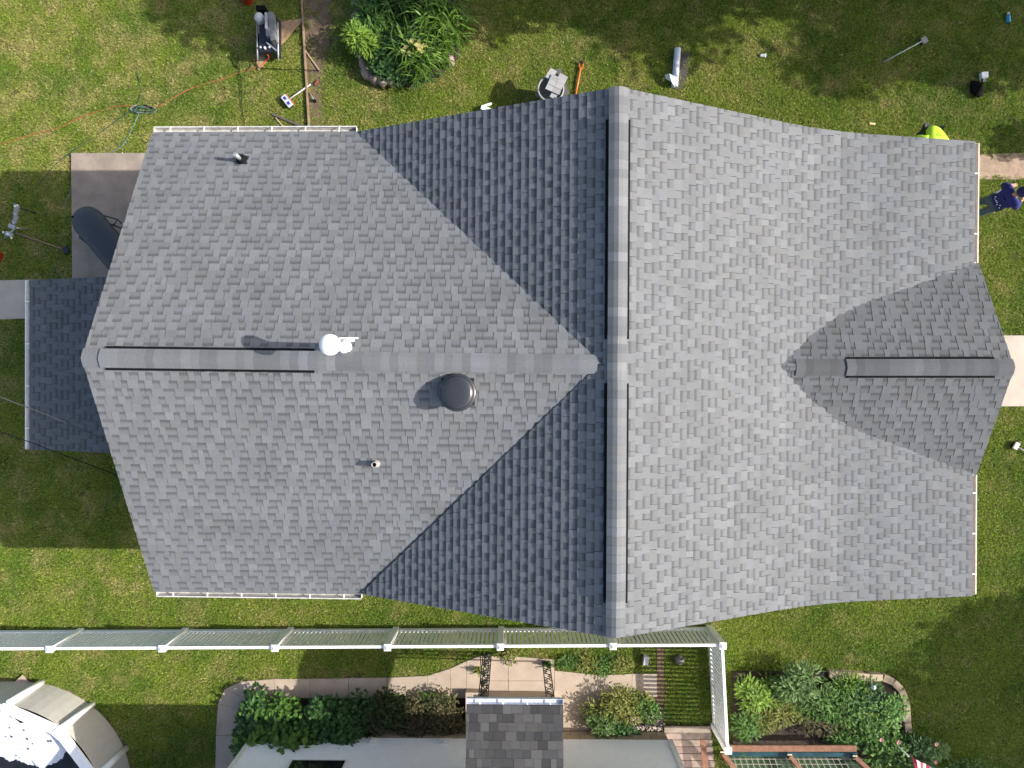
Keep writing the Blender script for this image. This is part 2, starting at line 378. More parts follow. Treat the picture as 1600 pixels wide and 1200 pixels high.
pN = px_poly([(238, 207), (128, 560), (941, 569), (557, 206)], 'N')
pS = px_poly([(241, 924), (565, 928), (941, 569), (128, 560)], 'S')
pWn = px_poly([(556, 206), (938, 569), (965, 569), (967, 136)], 'W')
pWs = px_poly([(564, 928), (962, 997), (965, 569), (938, 569)], 'W')
FL = .83; sE_, sL_ = (zR - zk) / (xk - xr), (zk - zE) / (xe - xk)
def bez(t): return ((1 - t) ** 2 * (xk - FL) + 2 * t * (1 - t) * xk + t * t * (xk + FL), (1 - t) ** 2 * (zk + sE_ * FL) + 2 * t * (1 - t) * zk + t * t * (zk - sL_ * FL))
NODES = [bez(i / 3) for i in range(4)]
rT, rB, eT, eB = (RP(*p, PL[k][0], PL[k][3]) for p, k in (((967, 136), 'E'), ((962, 997), 'E'), ((1523, 221), 'L'), ((1518, 931), 'L')))
def rake_pts(a, c): return [a] + [Vector((x, a.y + (c.y - a.y) * (x - a.x) / (c.x - a.x), z)) for x, z in NODES] + [c]
RN, RS = rake_pts(rT, eT), rake_pts(rB, eB)
for i in range(3):
    (x0_, z0_), (x1_, z1_) = NODES[i], NODES[i + 1]; PL['M%d' % i] = plane((x1_, 0, z1_), (x0_, 0, z0_), (0, 1, 0))
EKEYS = ['E', 'M0', 'M1', 'M2', 'L']; EP = {}
for i, k in enumerate(EKEYS): EP[k] = ccw([uv(p, PL[k]) for p in (RN[i], RS[i], RS[i + 1], RN[i + 1])])
b = MB()
for k, p in (('N', pN), ('S', pS), ('W', pWn), ('W', pWs)) + tuple(EP.items()): deck(b, PL[k], p)
roof = b.build('roof', M_deck, house)
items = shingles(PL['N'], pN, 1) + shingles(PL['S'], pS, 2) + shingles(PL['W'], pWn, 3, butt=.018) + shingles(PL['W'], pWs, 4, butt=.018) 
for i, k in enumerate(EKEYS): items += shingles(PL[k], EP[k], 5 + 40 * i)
lay(roof, items, 225)
# porch gable roof at the front
def valley(pl):
    # where a porch slope meets the main east slopes, in plan (x, y)
    sg = 1 if pl == 'PN' else -1; m = (zp - zE) / wp
    def y_at(z): return yP + sg * (zp - z) / m
    x_top = xr + (zR - zp) / ((zR - zk) / (xk - xr))
    return [(x_top, yP, zp)] + [(x, y_at(z), z) for x, z in NODES if z < zp - .02] + [(xe + .02, y_at(zE), zE)]
xpf = xe + .03
prs = []; b = MB()
for k in ('PN', 'PS'):
    v = valley(k); poly = ccw([uv(p, PL[k]) for p in v] + [uv((xpf, yP, zp), PL[k])])
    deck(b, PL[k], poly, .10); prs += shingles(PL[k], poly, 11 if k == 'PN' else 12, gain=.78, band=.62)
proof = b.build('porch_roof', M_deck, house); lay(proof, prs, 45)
# rear entry lean-to roof
zl0 = 2.62; A0 = P(47, 438, zl0); A1 = P(47, 702, zl0); xl1 = xg + .25
PL['R'] = plane((A0.x, 0, zl0), (xl1, 0, zl0 + .30 * (xl1 - A0.x)), (0, -1, 0))
poly = ccw([uv((A0.x, A0.y, zl0), PL['R']), uv((A1.x, A1.y, zl0), PL['R'])] + [uv((xl1, y, zl0 + .3 * (xl1 - A0.x)), PL['R']) for y in (A1.y, A0.y)])
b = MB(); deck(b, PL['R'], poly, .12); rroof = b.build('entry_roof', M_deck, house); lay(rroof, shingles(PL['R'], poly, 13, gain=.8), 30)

# ridge caps and vents
def caps(part, a, b_, slope_l, slope_r, seed, vents, gain=1.0, hw=.15, e=.140):
    "hip and ridge pieces from a to b; vents: list of (t0,t1) fractions that lie on a raised ridge vent"
    a, b_ = Vector(a), Vector(b_); d = (b_ - a); L = d.length; d.normalize(); side = Vector((0, 0, 1)).cross(d).normalized(); rg = random.Random(seed)
    n = int(L / e); prev = None
    for i in range(n):
        s0 = i * L / n; t = (i + .5) / n; up = .050 if any(v0 <= t <= v1 for v0, v1 in vents) else .022
        base = rg.choice(TONES); k = gain * rg.uniform(.84, 1.16); col = tuple(c * k for c in base)
        m = MB(); prof = [(-1, slope_l), (-.45, slope_l), (0, 0), (.45, slope_r), (1, slope_r)]
        rows = []
        for s_, hh in ((s0, .008), (s0 + L / n + .012, .016)):
            o = a + d * s_; row = []
            for j, (f, sl_) in enumerate(prof):
                w = f * hw; z = -abs(w) * sl_ + (-.012 if j == 2 else 0)
                row.append(o + side * w + Vector((0, 0, z + hh + up + .012)))
            rows.append(row)
        for j in range(4): m.face([rows[0][j], rows[1][j], rows[1][j + 1], rows[0][j + 1]], col, smooth=False)
        dn = Vector((0, 0, -.010))
        for j in range(4): m.face([rows[1][j], rows[1][j] + dn, rows[1][j + 1] + dn, rows[1][j + 1]], tuple(c * .7 for c in col))
        if i == 0:
            for j in range(4): m.face([rows[0][j], rows[0][j] - Vector((0, 0, .05)), rows[0][j + 1] - Vector((0, 0, .05)), rows[0][j + 1]], col)
        for j in (0, 4): m.face([rows[0][j], rows[0][j] + dn, rows[1][j] + dn, rows[1][j]], tuple(c * .7 for c in col))
        m.build('ridge_cap', M_sh, part)
    for v0, v1 in vents:
        m = MB()
        for sg, sl_ in ((-1, slope_l), (1, slope_r)):
            for (w0, w1, hgt) in ((.0, hw - .004, .048), (hw - .004, hw + .038, .044)):
                q = []; ins_ = .07 if w0 == 0 else 0
                for s_ in (v0 * L + ins_, v1 * L - ins_):
                    o = a + d * s_
                    for w in (w0, w1): q += [o + side * (sg * w) + Vector((0, 0, -w * sl_ + hgt)), o + side * (sg * w) + Vector((0, 0, -w * sl_ - .02))]
                m.mesh(q, [(0, 2, 6, 4), (1, 5, 7, 3), (2, 3, 7, 6), (0, 4, 5, 1), (0, 1, 3, 2), (4, 6, 7, 5)])
        rv = m.build('ridge_vent', M_black, house)
        # louvre baffles along the open edge
        lb = MB()
        for sg, sl_ in ((-1, slope_l), (1, slope_r)):
            nb = int((v1 - v0) * L / .045)
            for q in range(nb):
                o = a + d * (v0 * L + (q + .5) * .045); w = hw + .0405
                lb.box(o + side * (sg * w) + Vector((0, 0, -w * sl_ + .004)), (.02, .006, .03), math.atan2(d.y, d.x))
        lb.build('vent_louvres', M_black, rv, ntag=dict(kind='stuff'))
sN = (zr - ze) / (yN - yR); sS = (zr - ze) / (yR - yS); sW = (zR - ze) / (xr - xw); sE = (zR - zk) / (xk - xr); sP = (zp - zE) / wp
def ridge_t(a, b, pix, horiz):
    pa, pb = toPix(a), toPix(b); i = 0 if horiz else 1; return (pix - pa[i]) / (pb[i] - pa[i])
ra, rb = Vector((RP(128, 560, *[PL['N'][i] for i in (0, 3)]).x, yR, zr)), Vector((RP(937, 569, *[PL['N'][i] for i in (0, 3)]).x, yR, zr))
pa_ = P(128, 559, zr); pb_ = P(932, 569, zr); ra = pa_; rb = pb_
caps(roof, ra, rb, sN, sS, 21, [(ridge_t(ra, rb, 163, 1), ridge_t(ra, rb, 490, 1))])
va = P(967, 137, zR); vb = P(962, 996, zR)
caps(roof, vb, va, sW, sE, 22, [(1 - ridge_t(va, vb, 528, 0), 1 - ridge_t(va, vb, 185, 0)), (1 - ridge_t(va, vb, 943, 0), 1 - ridge_t(va, vb, 598, 0))])
qa = P(1244, 574, zp - .012); qb = P(1583, 574, zp)
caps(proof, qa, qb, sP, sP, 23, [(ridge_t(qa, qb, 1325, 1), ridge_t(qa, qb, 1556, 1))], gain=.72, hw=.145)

# gutters with hangers
def gutter(p0, p1, out, m, w=.115, hang=.6, dp=.13):
    "open K-style trough from p0 to p1 just outside the eave; out is the outward direction"
    p0, p1, out = Vector(p0), Vector(p1), Vector(out); d = (p1 - p0); L = d.length; d.normalize(); Z = Vector((0, 0, 1)); b = MB()
    def strip(a, c, t):     # plate between two offset lines
        q = []
        for e_ in (p0, p1):
            for (o, z) in (a, c): q.append(e_ + out * o + Z * z)
        nrm = (q[1] - q[0]).cross(d).normalized() * t
        b.mesh(q + [x + nrm for x in q], [(0, 1, 3, 2), (4, 6, 7, 5), (0, 4, 5, 1), (2, 3, 7, 6), (0, 2, 6, 4), (1, 5, 7, 3)])
    strip((.006, -.02), (.006, -dp), .003); strip((.006, -dp), (w * .7, -dp), .003); strip((w * .7, -dp), (w, -.03), .003); strip((w - .016, -.027), (w + .006, -.027), .004)
    for e_ in (p0, p1): b.box(e_ + out * w * .5 + Z * (-.03 - (dp - .03) / 2), (.004, w, dp - .03) if abs(d.x) > .5 else (w, .004, dp - .03))
    gt = b.build('gutter', m, house)
    n = max(2, int(L / hang))
    for i in range(n):
        c = p0 + d * ((i + .5) * L / n) + out * (w * .5) + Z * -.025
        h = MB(); h.box(c, (.016, w, .012) if abs(d.x) > .5 else (w, .022, .012)); h.build('hanger', M_white, gt)
Z0 = ze - .0
gN0, gN1 = P(239, 207, ze), P(556, 206, ze); gutter(gN0, gN1, (0, 1, 0), M_gutdirt)
gS0, gS1 = P(243, 923, ze), P(564, 927, ze); gutter(gS0, gS1, (0, -1, 0), M_gutdirt)
e0, e1 = P(1523, 223, zE), P(1521, 412, zE); gutter(e0, e1, (1, 0, 0), M_cream, hang=1.1, dp=.06, w=.105)
e2, e3 = P(1519, 739, zE), P(1518, 929, zE); gutter(e2, e3, (1, 0, 0), M_cream, hang=.6, dp=.06, w=.105)
gutter((A0.x, A0.y, zl0), (A1.x, A1.y, zl0), (-1, 0, 0), M_trim, w=.11, hang=.75)
# fascia / rake boards, walls, posts
b = MB(); inn = .32
M_wall = mat('pale_wall_siding', (.55, .53, .49), .7, var=.05)
zw = 3.05
def wall(b, pts, z0, z1): b.prism([(p[0], p[1]) for p in pts], z0, z1)
wx0, wx1, wy0, wy1 = xg + .35, xe - 1.9, yS + .45, yN - .45
b.box(((wx0 + wx1) / 2, wy1, zw / 2 + .2), (wx1 - wx0, .15, zw - .4)); b.build('wall', M_wall, house)
b = MB(); b.box(((wx0 + wx1) / 2, wy0, zw / 2 + .2), (wx1 - wx0, .15, zw - .4)); b.build('wall', M_wall, house)
def gable_wall(x, y0, y1, zb, zt, zpk, ypk):
    b = MB(); v = [(x - .07, y0, zb), (x - .07, y1, zb), (x - .07, y1, zt), (x - .07, ypk, zpk), (x - .07, y0, zt)]
    b.mesh(v + [(x + .07, *p[1:]) for p in v], [(0, 1, 2, 3, 4), (9, 8, 7, 6, 5)] + [(i, (i + 1) % 5, 5 + (i + 1) % 5, 5 + i) for i in range(5)]); b.build('wall', M_wall, house)
gable_wall(wx0, wy0 + .08, wy1 - .08, .4, zw + .2, zr - .3, yR); gable_wall(wx1, wy0 + .08, wy1 - .08, .4, zw - .1, zw, yR)
for y in (wy0, wy1):      # gable infill of the cross wing
    b = MB(); tri = [(xw + .3, zw - .05), (xk + FL, zw - .05), (xk + FL, 3.30), (xk - FL, zk + sE_ * FL - .30), (xr, zR - .32)]
    b.mesh([(x, y - .06, z) for x, z in tri] + [(x, y + .06, z) for x, z in tri], [(0, 1, 2, 3, 4), (9, 8, 7, 6, 5)] + [(i, (i + 1) % 5, 5 + (i + 1) % 5, 5 + i) for i in range(5)]); b.build('wall', M_wall, house)
b = MB(); b.box(((wx0 + wx1) / 2, (wy0 + wy1) / 2, .2), (wx1 - wx0 + .2, wy1 - wy0 + .2, .4)); b.build('foundation', M_concgrey, house)
b = MB(); b.box(((wx1 + xe - .3) / 2 + .06, (wy0 + wy1) / 2, .2), (xe - .3 - wx1 - .2, wy1 - wy0, .4)); b.build('porch_floor', M_concgrey, house)
for y in (wy0 + .1, yP - 1.8, yP + 1.8, wy1 - .1):
    b = MB(); b.box((xe - .45, y, 1.7), (.16, .16, 2.6)); b.build('porch_post', M_trim, house)
b = MB(); b.box((xe - .45, (wy0 + wy1) / 2, 2.94), (.14, wy1 - wy0, .12)); b.build('porch_beam', M_trim, house)
for (y) in (A0.y - .25, A1.y + .25):
    b = MB(); b.box((A0.x + .3, y, 1.28), (.12, .12, 2.5)); b.build('entry_post', M_trim, house)
b = MB(); b.box(((A0.x + xg) / 2 + .2, (A0.y + A1.y) / 2, .09), (xg - A0.x + .1, abs(A0.y - A1.y) - .3, .18)); b.build('entry_step', M_concgrey, house)
# rake drip edges (thin pale metal lines along the gables)
b = MB()
for k, pa, pb in (('N', (238, 207), (128, 560)), ('S', (241, 924), (128, 560)), ('W', (556, 206), (967, 136)), ('W', (564, 928), (962, 997))):
    p0, p1 = RP(*pa, PL[k][0], PL[k][3]), RP(*pb, PL[k][0], PL[k][3]); dz = Vector((.05 if k in 'NS' else 0, 0 if k in 'NS' else (-.05 if p0.y > yR else .05), -.095))
    b.bar(p0 + dz, p1 + dz, .02, .13)
for R_k, o_ in ((RN, -.05), (RS, .05)):
    for i in range(5): b.bar(R_k[i] + Vector((0, o_, -.095)), R_k[i + 1] + Vector((0, o_, -.095)), .02, .13)
for sg in (1, -1): b.bar((xpf - .05, yP + sg * wp, zE - .09), (xpf - .05, yP, zp - .09), .02, .12)
b.build('rake_board', M_trim, house)

# roof penetrations
def on(px, py, k): return RP(px, py, PL[k][0], PL[k][3])
fb = on(538, 543, 'N')
b = MB(); b.lathe(fb, [(.062, -.05), (.062, .80)], 20); fl = b.build('flue_pipe', M_white, house)
b = MB(); b.lathe(fb + Vector((0, 0, .05)), [(.125, -.03), (.10, .02), (.08, .09), (.064, .14)], 24); b.build('storm_collar', M_white, fl)
b = MB(); b.lathe(fb + Vector((0, 0, .78)), [(.10, 0), (.10, .07), (.155, .07), (.155, .11), (.145, .135), (.05, .155), (.0, .157)], 28); b.build('cap', M_white, fl)
for i in range(4):
    b = MB(); a = i * math.pi / 2 + .3; b.bar(fb + Vector((.03 * math.cos(a), .03 * math.sin(a), .938)), fb + Vector((.1 * math.cos(a), .1 * math.sin(a), .925)), .008, .01); b.build('cap_rib', M_trim, fl)
fp = on(545, 531, 'N'); b = MB(); Vn = PL['N'][2]; Nn = PL['N'][3]; Un = PL['N'][1]
MN = Matrix((Un, Vn, Nn)).transposed(); b.box(fp + Nn * .012, (.30, .075, .006), MN); b.build('flue_flashing', M_white, fl)
bp = on(716, 613, 'S'); b = MB()
MS = Matrix((PL['S'][1], PL['S'][2], PL['S'][3])).transposed()
b.box(bp + PL['S'][3] * .014, (.52, .52, .008), MS); rvn = b.build('roof_vent', M_blackgloss, house)
b = MB(); b.lathe(bp + Vector((0, 0, -.05)), [(.20, 0), (.20, .22), (.285, .22), (.295, .235), (.297, .26), (.285, .275), (.262, .28), (.258, .30), (.245, .325), (.20, .345), (.10, .354), (0, .356)], 40); b.build('vent_hood', M_blackgloss, rvn)
M_grey2 = mat('grey_pipe', (.30, .29, .28), .6)
vp = on(588, 724, 'S'); b = MB()
b.lathe(vp + Vector((0, 0, -.05)), [(.036, .05), (.036, .25), (.047, .25), (.047, -.03)], 20); vv = b.build('vent_pipe', M_grey2, house)
b = MB(); b.lathe(vp + Vector((0, 0, -.05)), [(.075, .02), (.065, .07), (.05, .12)], 20); b.build('boot', M_grey2, vv)
b = MB(); b.lathe(vp + Vector((0, 0, .1)), [(.0355, .06)], 20); b.build('pipe_bore', M_black, vv)
vq = on(379, 249, 'N'); b = MB()
b.box(vq + Nn * .012 + Vn * .0, (.22, .25, .006), MN); v2 = b.build('pipe_flashing', M_blackmetal, house)
b = MB(); b.lathe(vq + Vector((0, -.03, -.04)), [(.115, .02), (.10, .06), (.055, .16), (.045, .18)], 24); b.build('boot', M_black, v2)
b = MB(); b.tube([vq + Vector((0, -.03, .1)), vq + Vector((-.02, 0, .30))], .036, 16); b.build('pipe', M_galv, v2)
# downspout pieces on the ground at the corner
t = thing('downspout', P(752, 176), 'white downspout elbow lying on grass at the dark roof corner', 'downspout')
b = MB(); b.bar(P(752, 168, .12), P(766, 173, .12), .09, .07); b.build('elbow', M_white, t); b = MB(); b.bar(P(753, 167, .09), P(768, 162, .06), .04, .05); b.build('strap', M_white, t)

# service cables to the house
def cable(name, pts, r, m, label, cat, group=None, n=24, sag=0):
    pts = [Vector(p) for p in pts]; out = []
    for i in range(len(pts) - 1):
        for k in range(n):
            t_ = k / n; p0, p1, p2, p3 = pts[max(i - 1, 0)], pts[i], pts[i + 1], pts[min(i + 2, len(pts) - 1)]
            q = .5 * ((2 * p1) + (p2 - p0) * t_ + (2 * p0 - 5 * p1 + 4 * p2 - p3) * t_ ** 2 + (3 * p1 - p0 - 3 * p2 + p3) * t_ ** 3); out.append(q)
    out.append(pts[-1]); b = MB(); b.tube(out, r, 6); o = b.build(name, m, None, loc=out[0]); tag(o, label, cat, group); return o
M_cab = mat('grey_cable', (.05, .052, .055), .5)
cable('power_cable', [P(-260, 520, 5.2), P(0, 620, 4.45), P(80, 651, 4.3), P(172, 690, 4.35)], .009, M_cab, 'grey service cable crossing above the shaded entry roof', 'cable')
cable('telephone_cable', [P(-60, 655, 3.4), P(45, 690, 3.2), P(78, 703, 3.2), P(190, 745, 3.3)], .008, M_black, 'thin black cable crossing the lower corner of the entry roof', 'cable')

exec_parts = []
# ------------------------------------------------------------------ picket fence
ZF = 1.16
fx0, fy0, fs_, sp, fcx = -10.0054, -5.7884, .0117, 2.44, 4.5663
def fy(x): return fy0 + fs_ * x
fence = thing('picket_fence', (-3, fy(-3), 0), 'long white vinyl picket fence turning a corner between the two yards', 'fence')
posts = [fx0 + sp * i for i in range(-1, 6)] + [fcx]
def post(x, y):
    b = MB(); b.box((x, y, ZF / 2 - .02), (.125, .125, ZF - .04)); b.box((x, y, ZF - .005), (.15, .15, .03))
    b.mesh([(x + sx * .07, y + sy * .07, ZF + .01) for sx, sy in ((-1, -1), (1, -1), (1, 1), (-1, 1))] + [(x, y, ZF + .045)], [(0, 1, 4), (1, 2, 4), (2, 3, 4), (3, 0, 4), (3, 2, 1, 0)])
    b.build('post', M_white, fence)
def run(x0, y0, x1, y1, n, side=None):
    d = Vector((x1 - x0, y1 - y0, 0)); L = d.length; d.normalize(); a = math.atan2(d.y, d.x); A = Vector((x0, y0, 0)) + d * .0645; B = Vector((x1, y1, 0)) - d * .0645; L2 = (B - A).length
    for z, h, w in ((ZF - .075, .075, .06), (.12, .12, .06)):
        b = MB(); b.box((A + B) / 2 + Vector((0, 0, z)), (L2, w, h), a); b.build('rail', M_white, fence)
    for i in range(n):
        c = A + d * ((i + .5) * L2 / n); b = MB(); b.box(c + Vector((0, 0, (.182 + ZF - .114) / 2)), (.060, .024, ZF - .114 - .182), a); b.build('picket', M_white, fence)
for x in posts: post(x, fy(x))
for i in range(len(posts) - 1): run(posts[i], fy(posts[i]), posts[i + 1], fy(posts[i + 1]), 24 if i < len(posts) - 2 else int(24 * (posts[-1] - posts[-2]) / sp + .5))
pe = P(1138, 1173, ZF); post(pe.x, pe.y)
run(fcx, fy(fcx), pe.x, pe.y, 22)

# ------------------------------------------------------------------ neighbour's house
YW = -8.17; nx0, nx1 = -5.85, 3.60
nb = thing('house', (-1.1, -11, 0), 'white sided neighbouring house at the bottom edge with a small shingled door canopy', 'house')
b = MB(); z = .43
while z < 2.68:
    y0, y1 = YW + .016, YW + .002
    b.mesh([(nx0, y0, z), (nx1, y0, z), (nx1, y1, z + .115), (nx0, y1, z + .115), (nx0, YW - .02, z), (nx1, YW - .02, z)], [(0, 1, 2, 3), (4, 5, 1, 0)]); z += .115
b.build('siding', M_siding, nb, fix=False, ntag=dict(kind='stuff'))
b = MB(); b.box(((nx0 + nx1) / 2, YW - 3.05, 1.58), (nx1 - nx0 - .02, 6.0, 2.3)); b.build('wall', M_siding, nb)
for x in (nx0, nx1):
    b = MB(); b.box((x, YW + .012, 1.56), (.11, .05, 2.26)); b.build('corner_board', M_trim, nb)
b = MB(); b.box(((nx0 + nx1) / 2, YW - 3.0, .2), (nx1 - nx0 - .06, 5.9, .4)); fnd = b.build('foundation', M_concgrey, nb)
for r in range(2):
    x = nx0 + .02 + (.21 if r else 0)
    while x < nx1 - .05:
        x1_ = min(x + .40, nx1 - .02); k = rnd.uniform(.82, 1.08); b = MB(); b.box(((x + x1_) / 2 - .004, YW - .03, .105 + .2 * r), (x1_ - x - .012, .06, .188), col=(k, k, k)); b.build('block', M_block, fnd); x = x1_
b = MB()      # main roof of the neighbour with its overhang
ye, zeN = -7.70, 2.72
v = [(nx0 - .8, ye, zeN), (nx1 + .35, ye, zeN), (nx1 + .35, -11.2, zeN + 1.7), (nx0 - .8, -11.2, zeN + 1.7), (nx1 + .35, -14.8, zeN), (nx0 - .8, -14.8, zeN)]
b.mesh(v + [(p[0], p[1], p[2] - .12) for p in v], [(0, 1, 2, 3), (3, 2, 4, 5), (6, 9, 8, 7), (9, 11, 10, 8), (0, 6, 7, 1), (1, 7, 8, 2), (2, 8, 10, 4), (4, 10, 11, 5), (5, 11, 9, 3), (3, 9, 6, 0)])
b.build('roof', mat('charcoal_shingle', (.10, .10, .105), .95, var=.2, scale=9, fine=.2), nb)
w0, w1 = P(458, 1194, 1.42), P(540, 1194, 1.42)
b = MB(); cx = (w0.x + w1.x) / 2; ww = w1.x - w0.x
b.box((cx, YW + .02, 1.95), (ww + .10, .05, 1.10)); wn = b.build('window', M_trim, nb)
b = MB(); b.box((cx, YW + .048, 1.95), (ww, .006, 1.0)); b.build('pane', mat('dark_glass', (.006, .008, .014), .08, var=0, spec=.6), wn)
for px in (583, 698):
    q = P(px, 1165, .62); b = MB(); b.box((q.x, YW + .045, .62), (.13, .07, .14)); b.box((q.x, YW + .09, .63), (.10, .03, .10)); b.build('wall_vent', M_trim, nb)
# canopy over the side door
zc = 2.50; c0, c1 = P(729, 1101, zc), P(880, 1101, zc); yb = YW + .03
PL['C'] = plane((0, c0.y, zc), (0, yb, zc + .28), (-1, 0, 0))
poly = ccw([uv(p, PL['C']) for p in ((c0.x, c0.y, zc), (c1.x, c0.y, zc), (c1.x, yb, zc + .28), (c0.x, yb, zc + .28))])
CT = [tuple(c * .58 for c in t) for t in [(.115, .113, .113), (.088, .087, .088), (.145, .143, .142), (.10, .10, .104), (.125, .122, .118), (.076, .075, .077)]]
b = MB(); deck(b, PL['C'], poly, .16); can = b.build('canopy', M_deck, nb)
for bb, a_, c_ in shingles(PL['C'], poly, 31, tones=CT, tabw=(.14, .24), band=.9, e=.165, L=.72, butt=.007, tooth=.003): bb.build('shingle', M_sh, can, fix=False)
b = MB(); gy = c0.y + .055; cx = (c0.x + c1.x) / 2
b.box((cx, gy, zc - .10), (c1.x - c0.x, .11, .006)); b.box((cx, gy + .055, zc - .06), (c1.x - c0.x, .006, .085)); b.box((cx, gy - .052, zc - .06), (c1.x - c0.x, .004, .08))
for x in (c0.x + .002, c1.x - .002): b.box((x, gy, zc - .06), (.006, .108, .085))
cg = b.build('canopy_gutter', mat('pale_blue_metal', (.58, .61, .68), .4, var=.08), nb)
for px in (750, 786, 824, 860):
    q = P(px, 1095, zc); b = MB(); b.box((q.x, gy, zc - .02), (.02, .11, .012)); b.build('hanger', M_white, cg)
# stoop
s0, s1 = P(757, 1078), P(866, 1078); b = MB(); b.box(((s0.x + s1.x) / 2, (s0.y + YW) / 2, .2), (s1.x - s0.x, s0.y - YW - .02, .4)); b.build('stoop', M_conc, nb, bevel=.01)
EXCL.append([(s0.x, s0.y), (s1.x, s0.y), (s1.x, YW), (s0.x, YW)])
b = MB(); q0 = P(728, 1074); q1 = P(748, 1090); b.box(((q0.x + s0.x) / 2, (q0.y + YW) / 2, .12), (s0.x - q0.x - .02, q0.y - YW - .03, .24)); b.build('stoop_side', M_conc, nb)
def iron_column(px, py, ang, w, label):
    c = P(px, py); c.z = .03; H = zc - .13; t = None; M = Matrix.Rotation(ang, 3, 'Z'); b = MB()
    for s_ in (-1, 1): b.bar(c + M @ Vector((s_ * w / 2, 0, 0)), c + M @ Vector((s_ * w / 2, 0, H - .03)), .022, .022, up=Vector((0, 1, 0)))
    for z in (.02, H - .04): b.bar(c + M @ Vector((-w / 2, 0, z)), c + M @ Vector((w / 2, 0, z)), .03, .03)
    col = b.build('iron_column', M_blackmetal, nb)
    nS = 9; hs = (H - .1) / nS
    for i in range(nS):
        b = MB(); z0 = .06 + i * hs; pts = []
        for k in range(13):
            a_ = k / 12 * 2 * math.pi; pts.append(c + M @ Vector((math.sin(a_) * w * .40 * (1 if i % 2 else -1), 0, z0 + hs * k / 12)))
        b.tube(pts, .010, 5)
        b.bar(c + M @ Vector((-w / 2, 0, z0 + hs * .1)), c + M @ Vector((w / 2, 0, z0 + hs * .9)), .012, .012); b.build('scroll', M_blackmetal, col)
iron_column(853, 1033, .08, .16, ''); iron_column(763, 1021, .5, .17, ''); iron_column(760, 1023, -.6, .17, '')

# planked path beside the fence
pk = thing('boardwalk', P(1072, 1162), 'weathered wooden plank walk beside the white fence corner', 'boardwalk')
EXCL.append([(p.x, p.y) for p in gp([(1036, 1131), (1112, 1131), (1120, 1215), (1037, 1215)])])
for i in range(8):
    a = P(1038 - 1, 1137.5 + i * 10.7); c = P(1109 + i * 1.2, 1137.5 + i * 10.7); b = MB(); k = rnd.uniform(.75, 1.1); b.bar(a + Vector((0, 0, .06)), c + Vector((0, 0, .06 + rnd.uniform(-.004, .004))), .146, .035, col=(k, k * rnd.uniform(.94, 1.02), k)); b.build('plank', M_greywood, pk)
for x in (1050, 1095):
    b = MB(); b.bar(P(x, 1132, .02), P(x, 1222, .02), .06, .045, col=(.6, .6, .6)); b.build('joist', M_greywood, pk)

# ------------------------------------------------------------------ above-ground pool
zpool = 1.12; vt = [(-160, 1105), (-60, 1092), (12, 1102), (96, 1139), (151, 1212), (170, 1300), (140, 1400)]
T = [P(x, y, zpool) for x, y in vt]; pc = Vector((sum((p.x for p in T)) / 7 - 1.2, -10.4, 0))
pool = thing('swimming_pool', (pc.x, pc.y, 0), 'white rimmed above-ground pool with pale cover sheet in the lower left corner', 'swimming pool')
# complete the ring on the hidden side
cen = (T[2] + T[5]) / 2 + Vector((-1.6, -.2, 0)); cen.z = 0
c2 = Vector((-11.6, -9.9, 0)); RAD = sum((Vector((p.x, p.y, 0)) - c2).length for p in T[2:5]) / 3
ring = []
a_first = math.atan2(T[2].y - c2.y, T[2].x - c2.x)
for p in T[2:5]: ring.append(Vector((p.x, p.y, 0)))
a_last = math.atan2(T[4].y - c2.y, T[4].x - c2.x); span = (2 * math.pi - (a_first - a_last)); nseg = 8
for k in range(1, nseg):
    a = a_last - span * k / nseg; ring.append(Vector((c2.x + RAD * math.cos(a), c2.y + RAD * math.sin(a), 0)))
EXCL.append([(p.x, p.y) for p in ring])
M_pw = mat('pool_wall_beige', (.50, .475, .43), .55, var=.05); n = len(ring)
b = MB()
pts = []
for i in range(n):
    p, q = ring[i], ring[(i + 1) % n]; mid = (p + q) / 2; outw = (mid - c2).normalized(); bul = (q - p).length * .06
    for k in range(6):
        t_ = k / 6; pts.append(p.lerp(q, t_) + outw * bul * 4 * t_ * (1 - t_))
for i in range(len(pts)):
    p, q = pts[i], pts[(i + 1) % len(pts)]; b.face([(p.x, p.y, 0), (q.x, q.y, 0), (q.x, q.y, zpool - .03), (p.x, p.y, zpool - .03)], smooth=True)
b.build('pool_wall', M_pw, pool)
ins = [c2 + (p - c2) * ((RAD - .19) / RAD) for p in ring]
for i in range(n):
    j = (i + 1) % n; b = MB(); o0, o1 = c2 + (ring[i] - c2) * 1.015, c2 + (ring[j] - c2) * 1.015
    b.prism([(o0.x, o0.y), (o1.x, o1.y), (ins[j].x, ins[j].y), (ins[i].x, ins[i].y)], zpool - .03, zpool + .02); b.build('top_rail', M_white, pool, bevel=.012)
    b = MB(); d = (ring[i] - c2).normalized(); ang = math.atan2(d.y, d.x); b.box(ring[i] - d * .085 + Vector((0, 0, zpool + .025)), (.25, .20, .03), ang); b.build('rail_cap', M_white, pool, bevel=.012)
    b = MB(); q = ring[i] + d * .035
    b.tube([q + Vector((0, 0, .02)), q + Vector((0, 0, zpool - .035))], .075, 12); b.build('upright', M_white, pool)
b = MB(); b.prism([(p.x, p.y) for p in [c2 + (p - c2) * .95 for p in ring]], .82, .90); b.build('water', mat('dark_pool_water', (.012, .014, .016), .05, var=.3, scale=4, spec=.5), pool)
b = MB(); rg = random.Random(5)
cov = [(0, 1113), (20, 1123), (34, 1131), (50, 1118), (82, 1131), (103, 1150), (106, 1170), (98, 1184), (88, 1191), (76, 1196), (66, 1204), (56, 1196), (44, 1195), (30, 1190), (22, 1187), (14, 1190), (4, 1183), (-14, 1180), (-60, 1186), (-90, 1160), (-60, 1116)]
fine_ = []
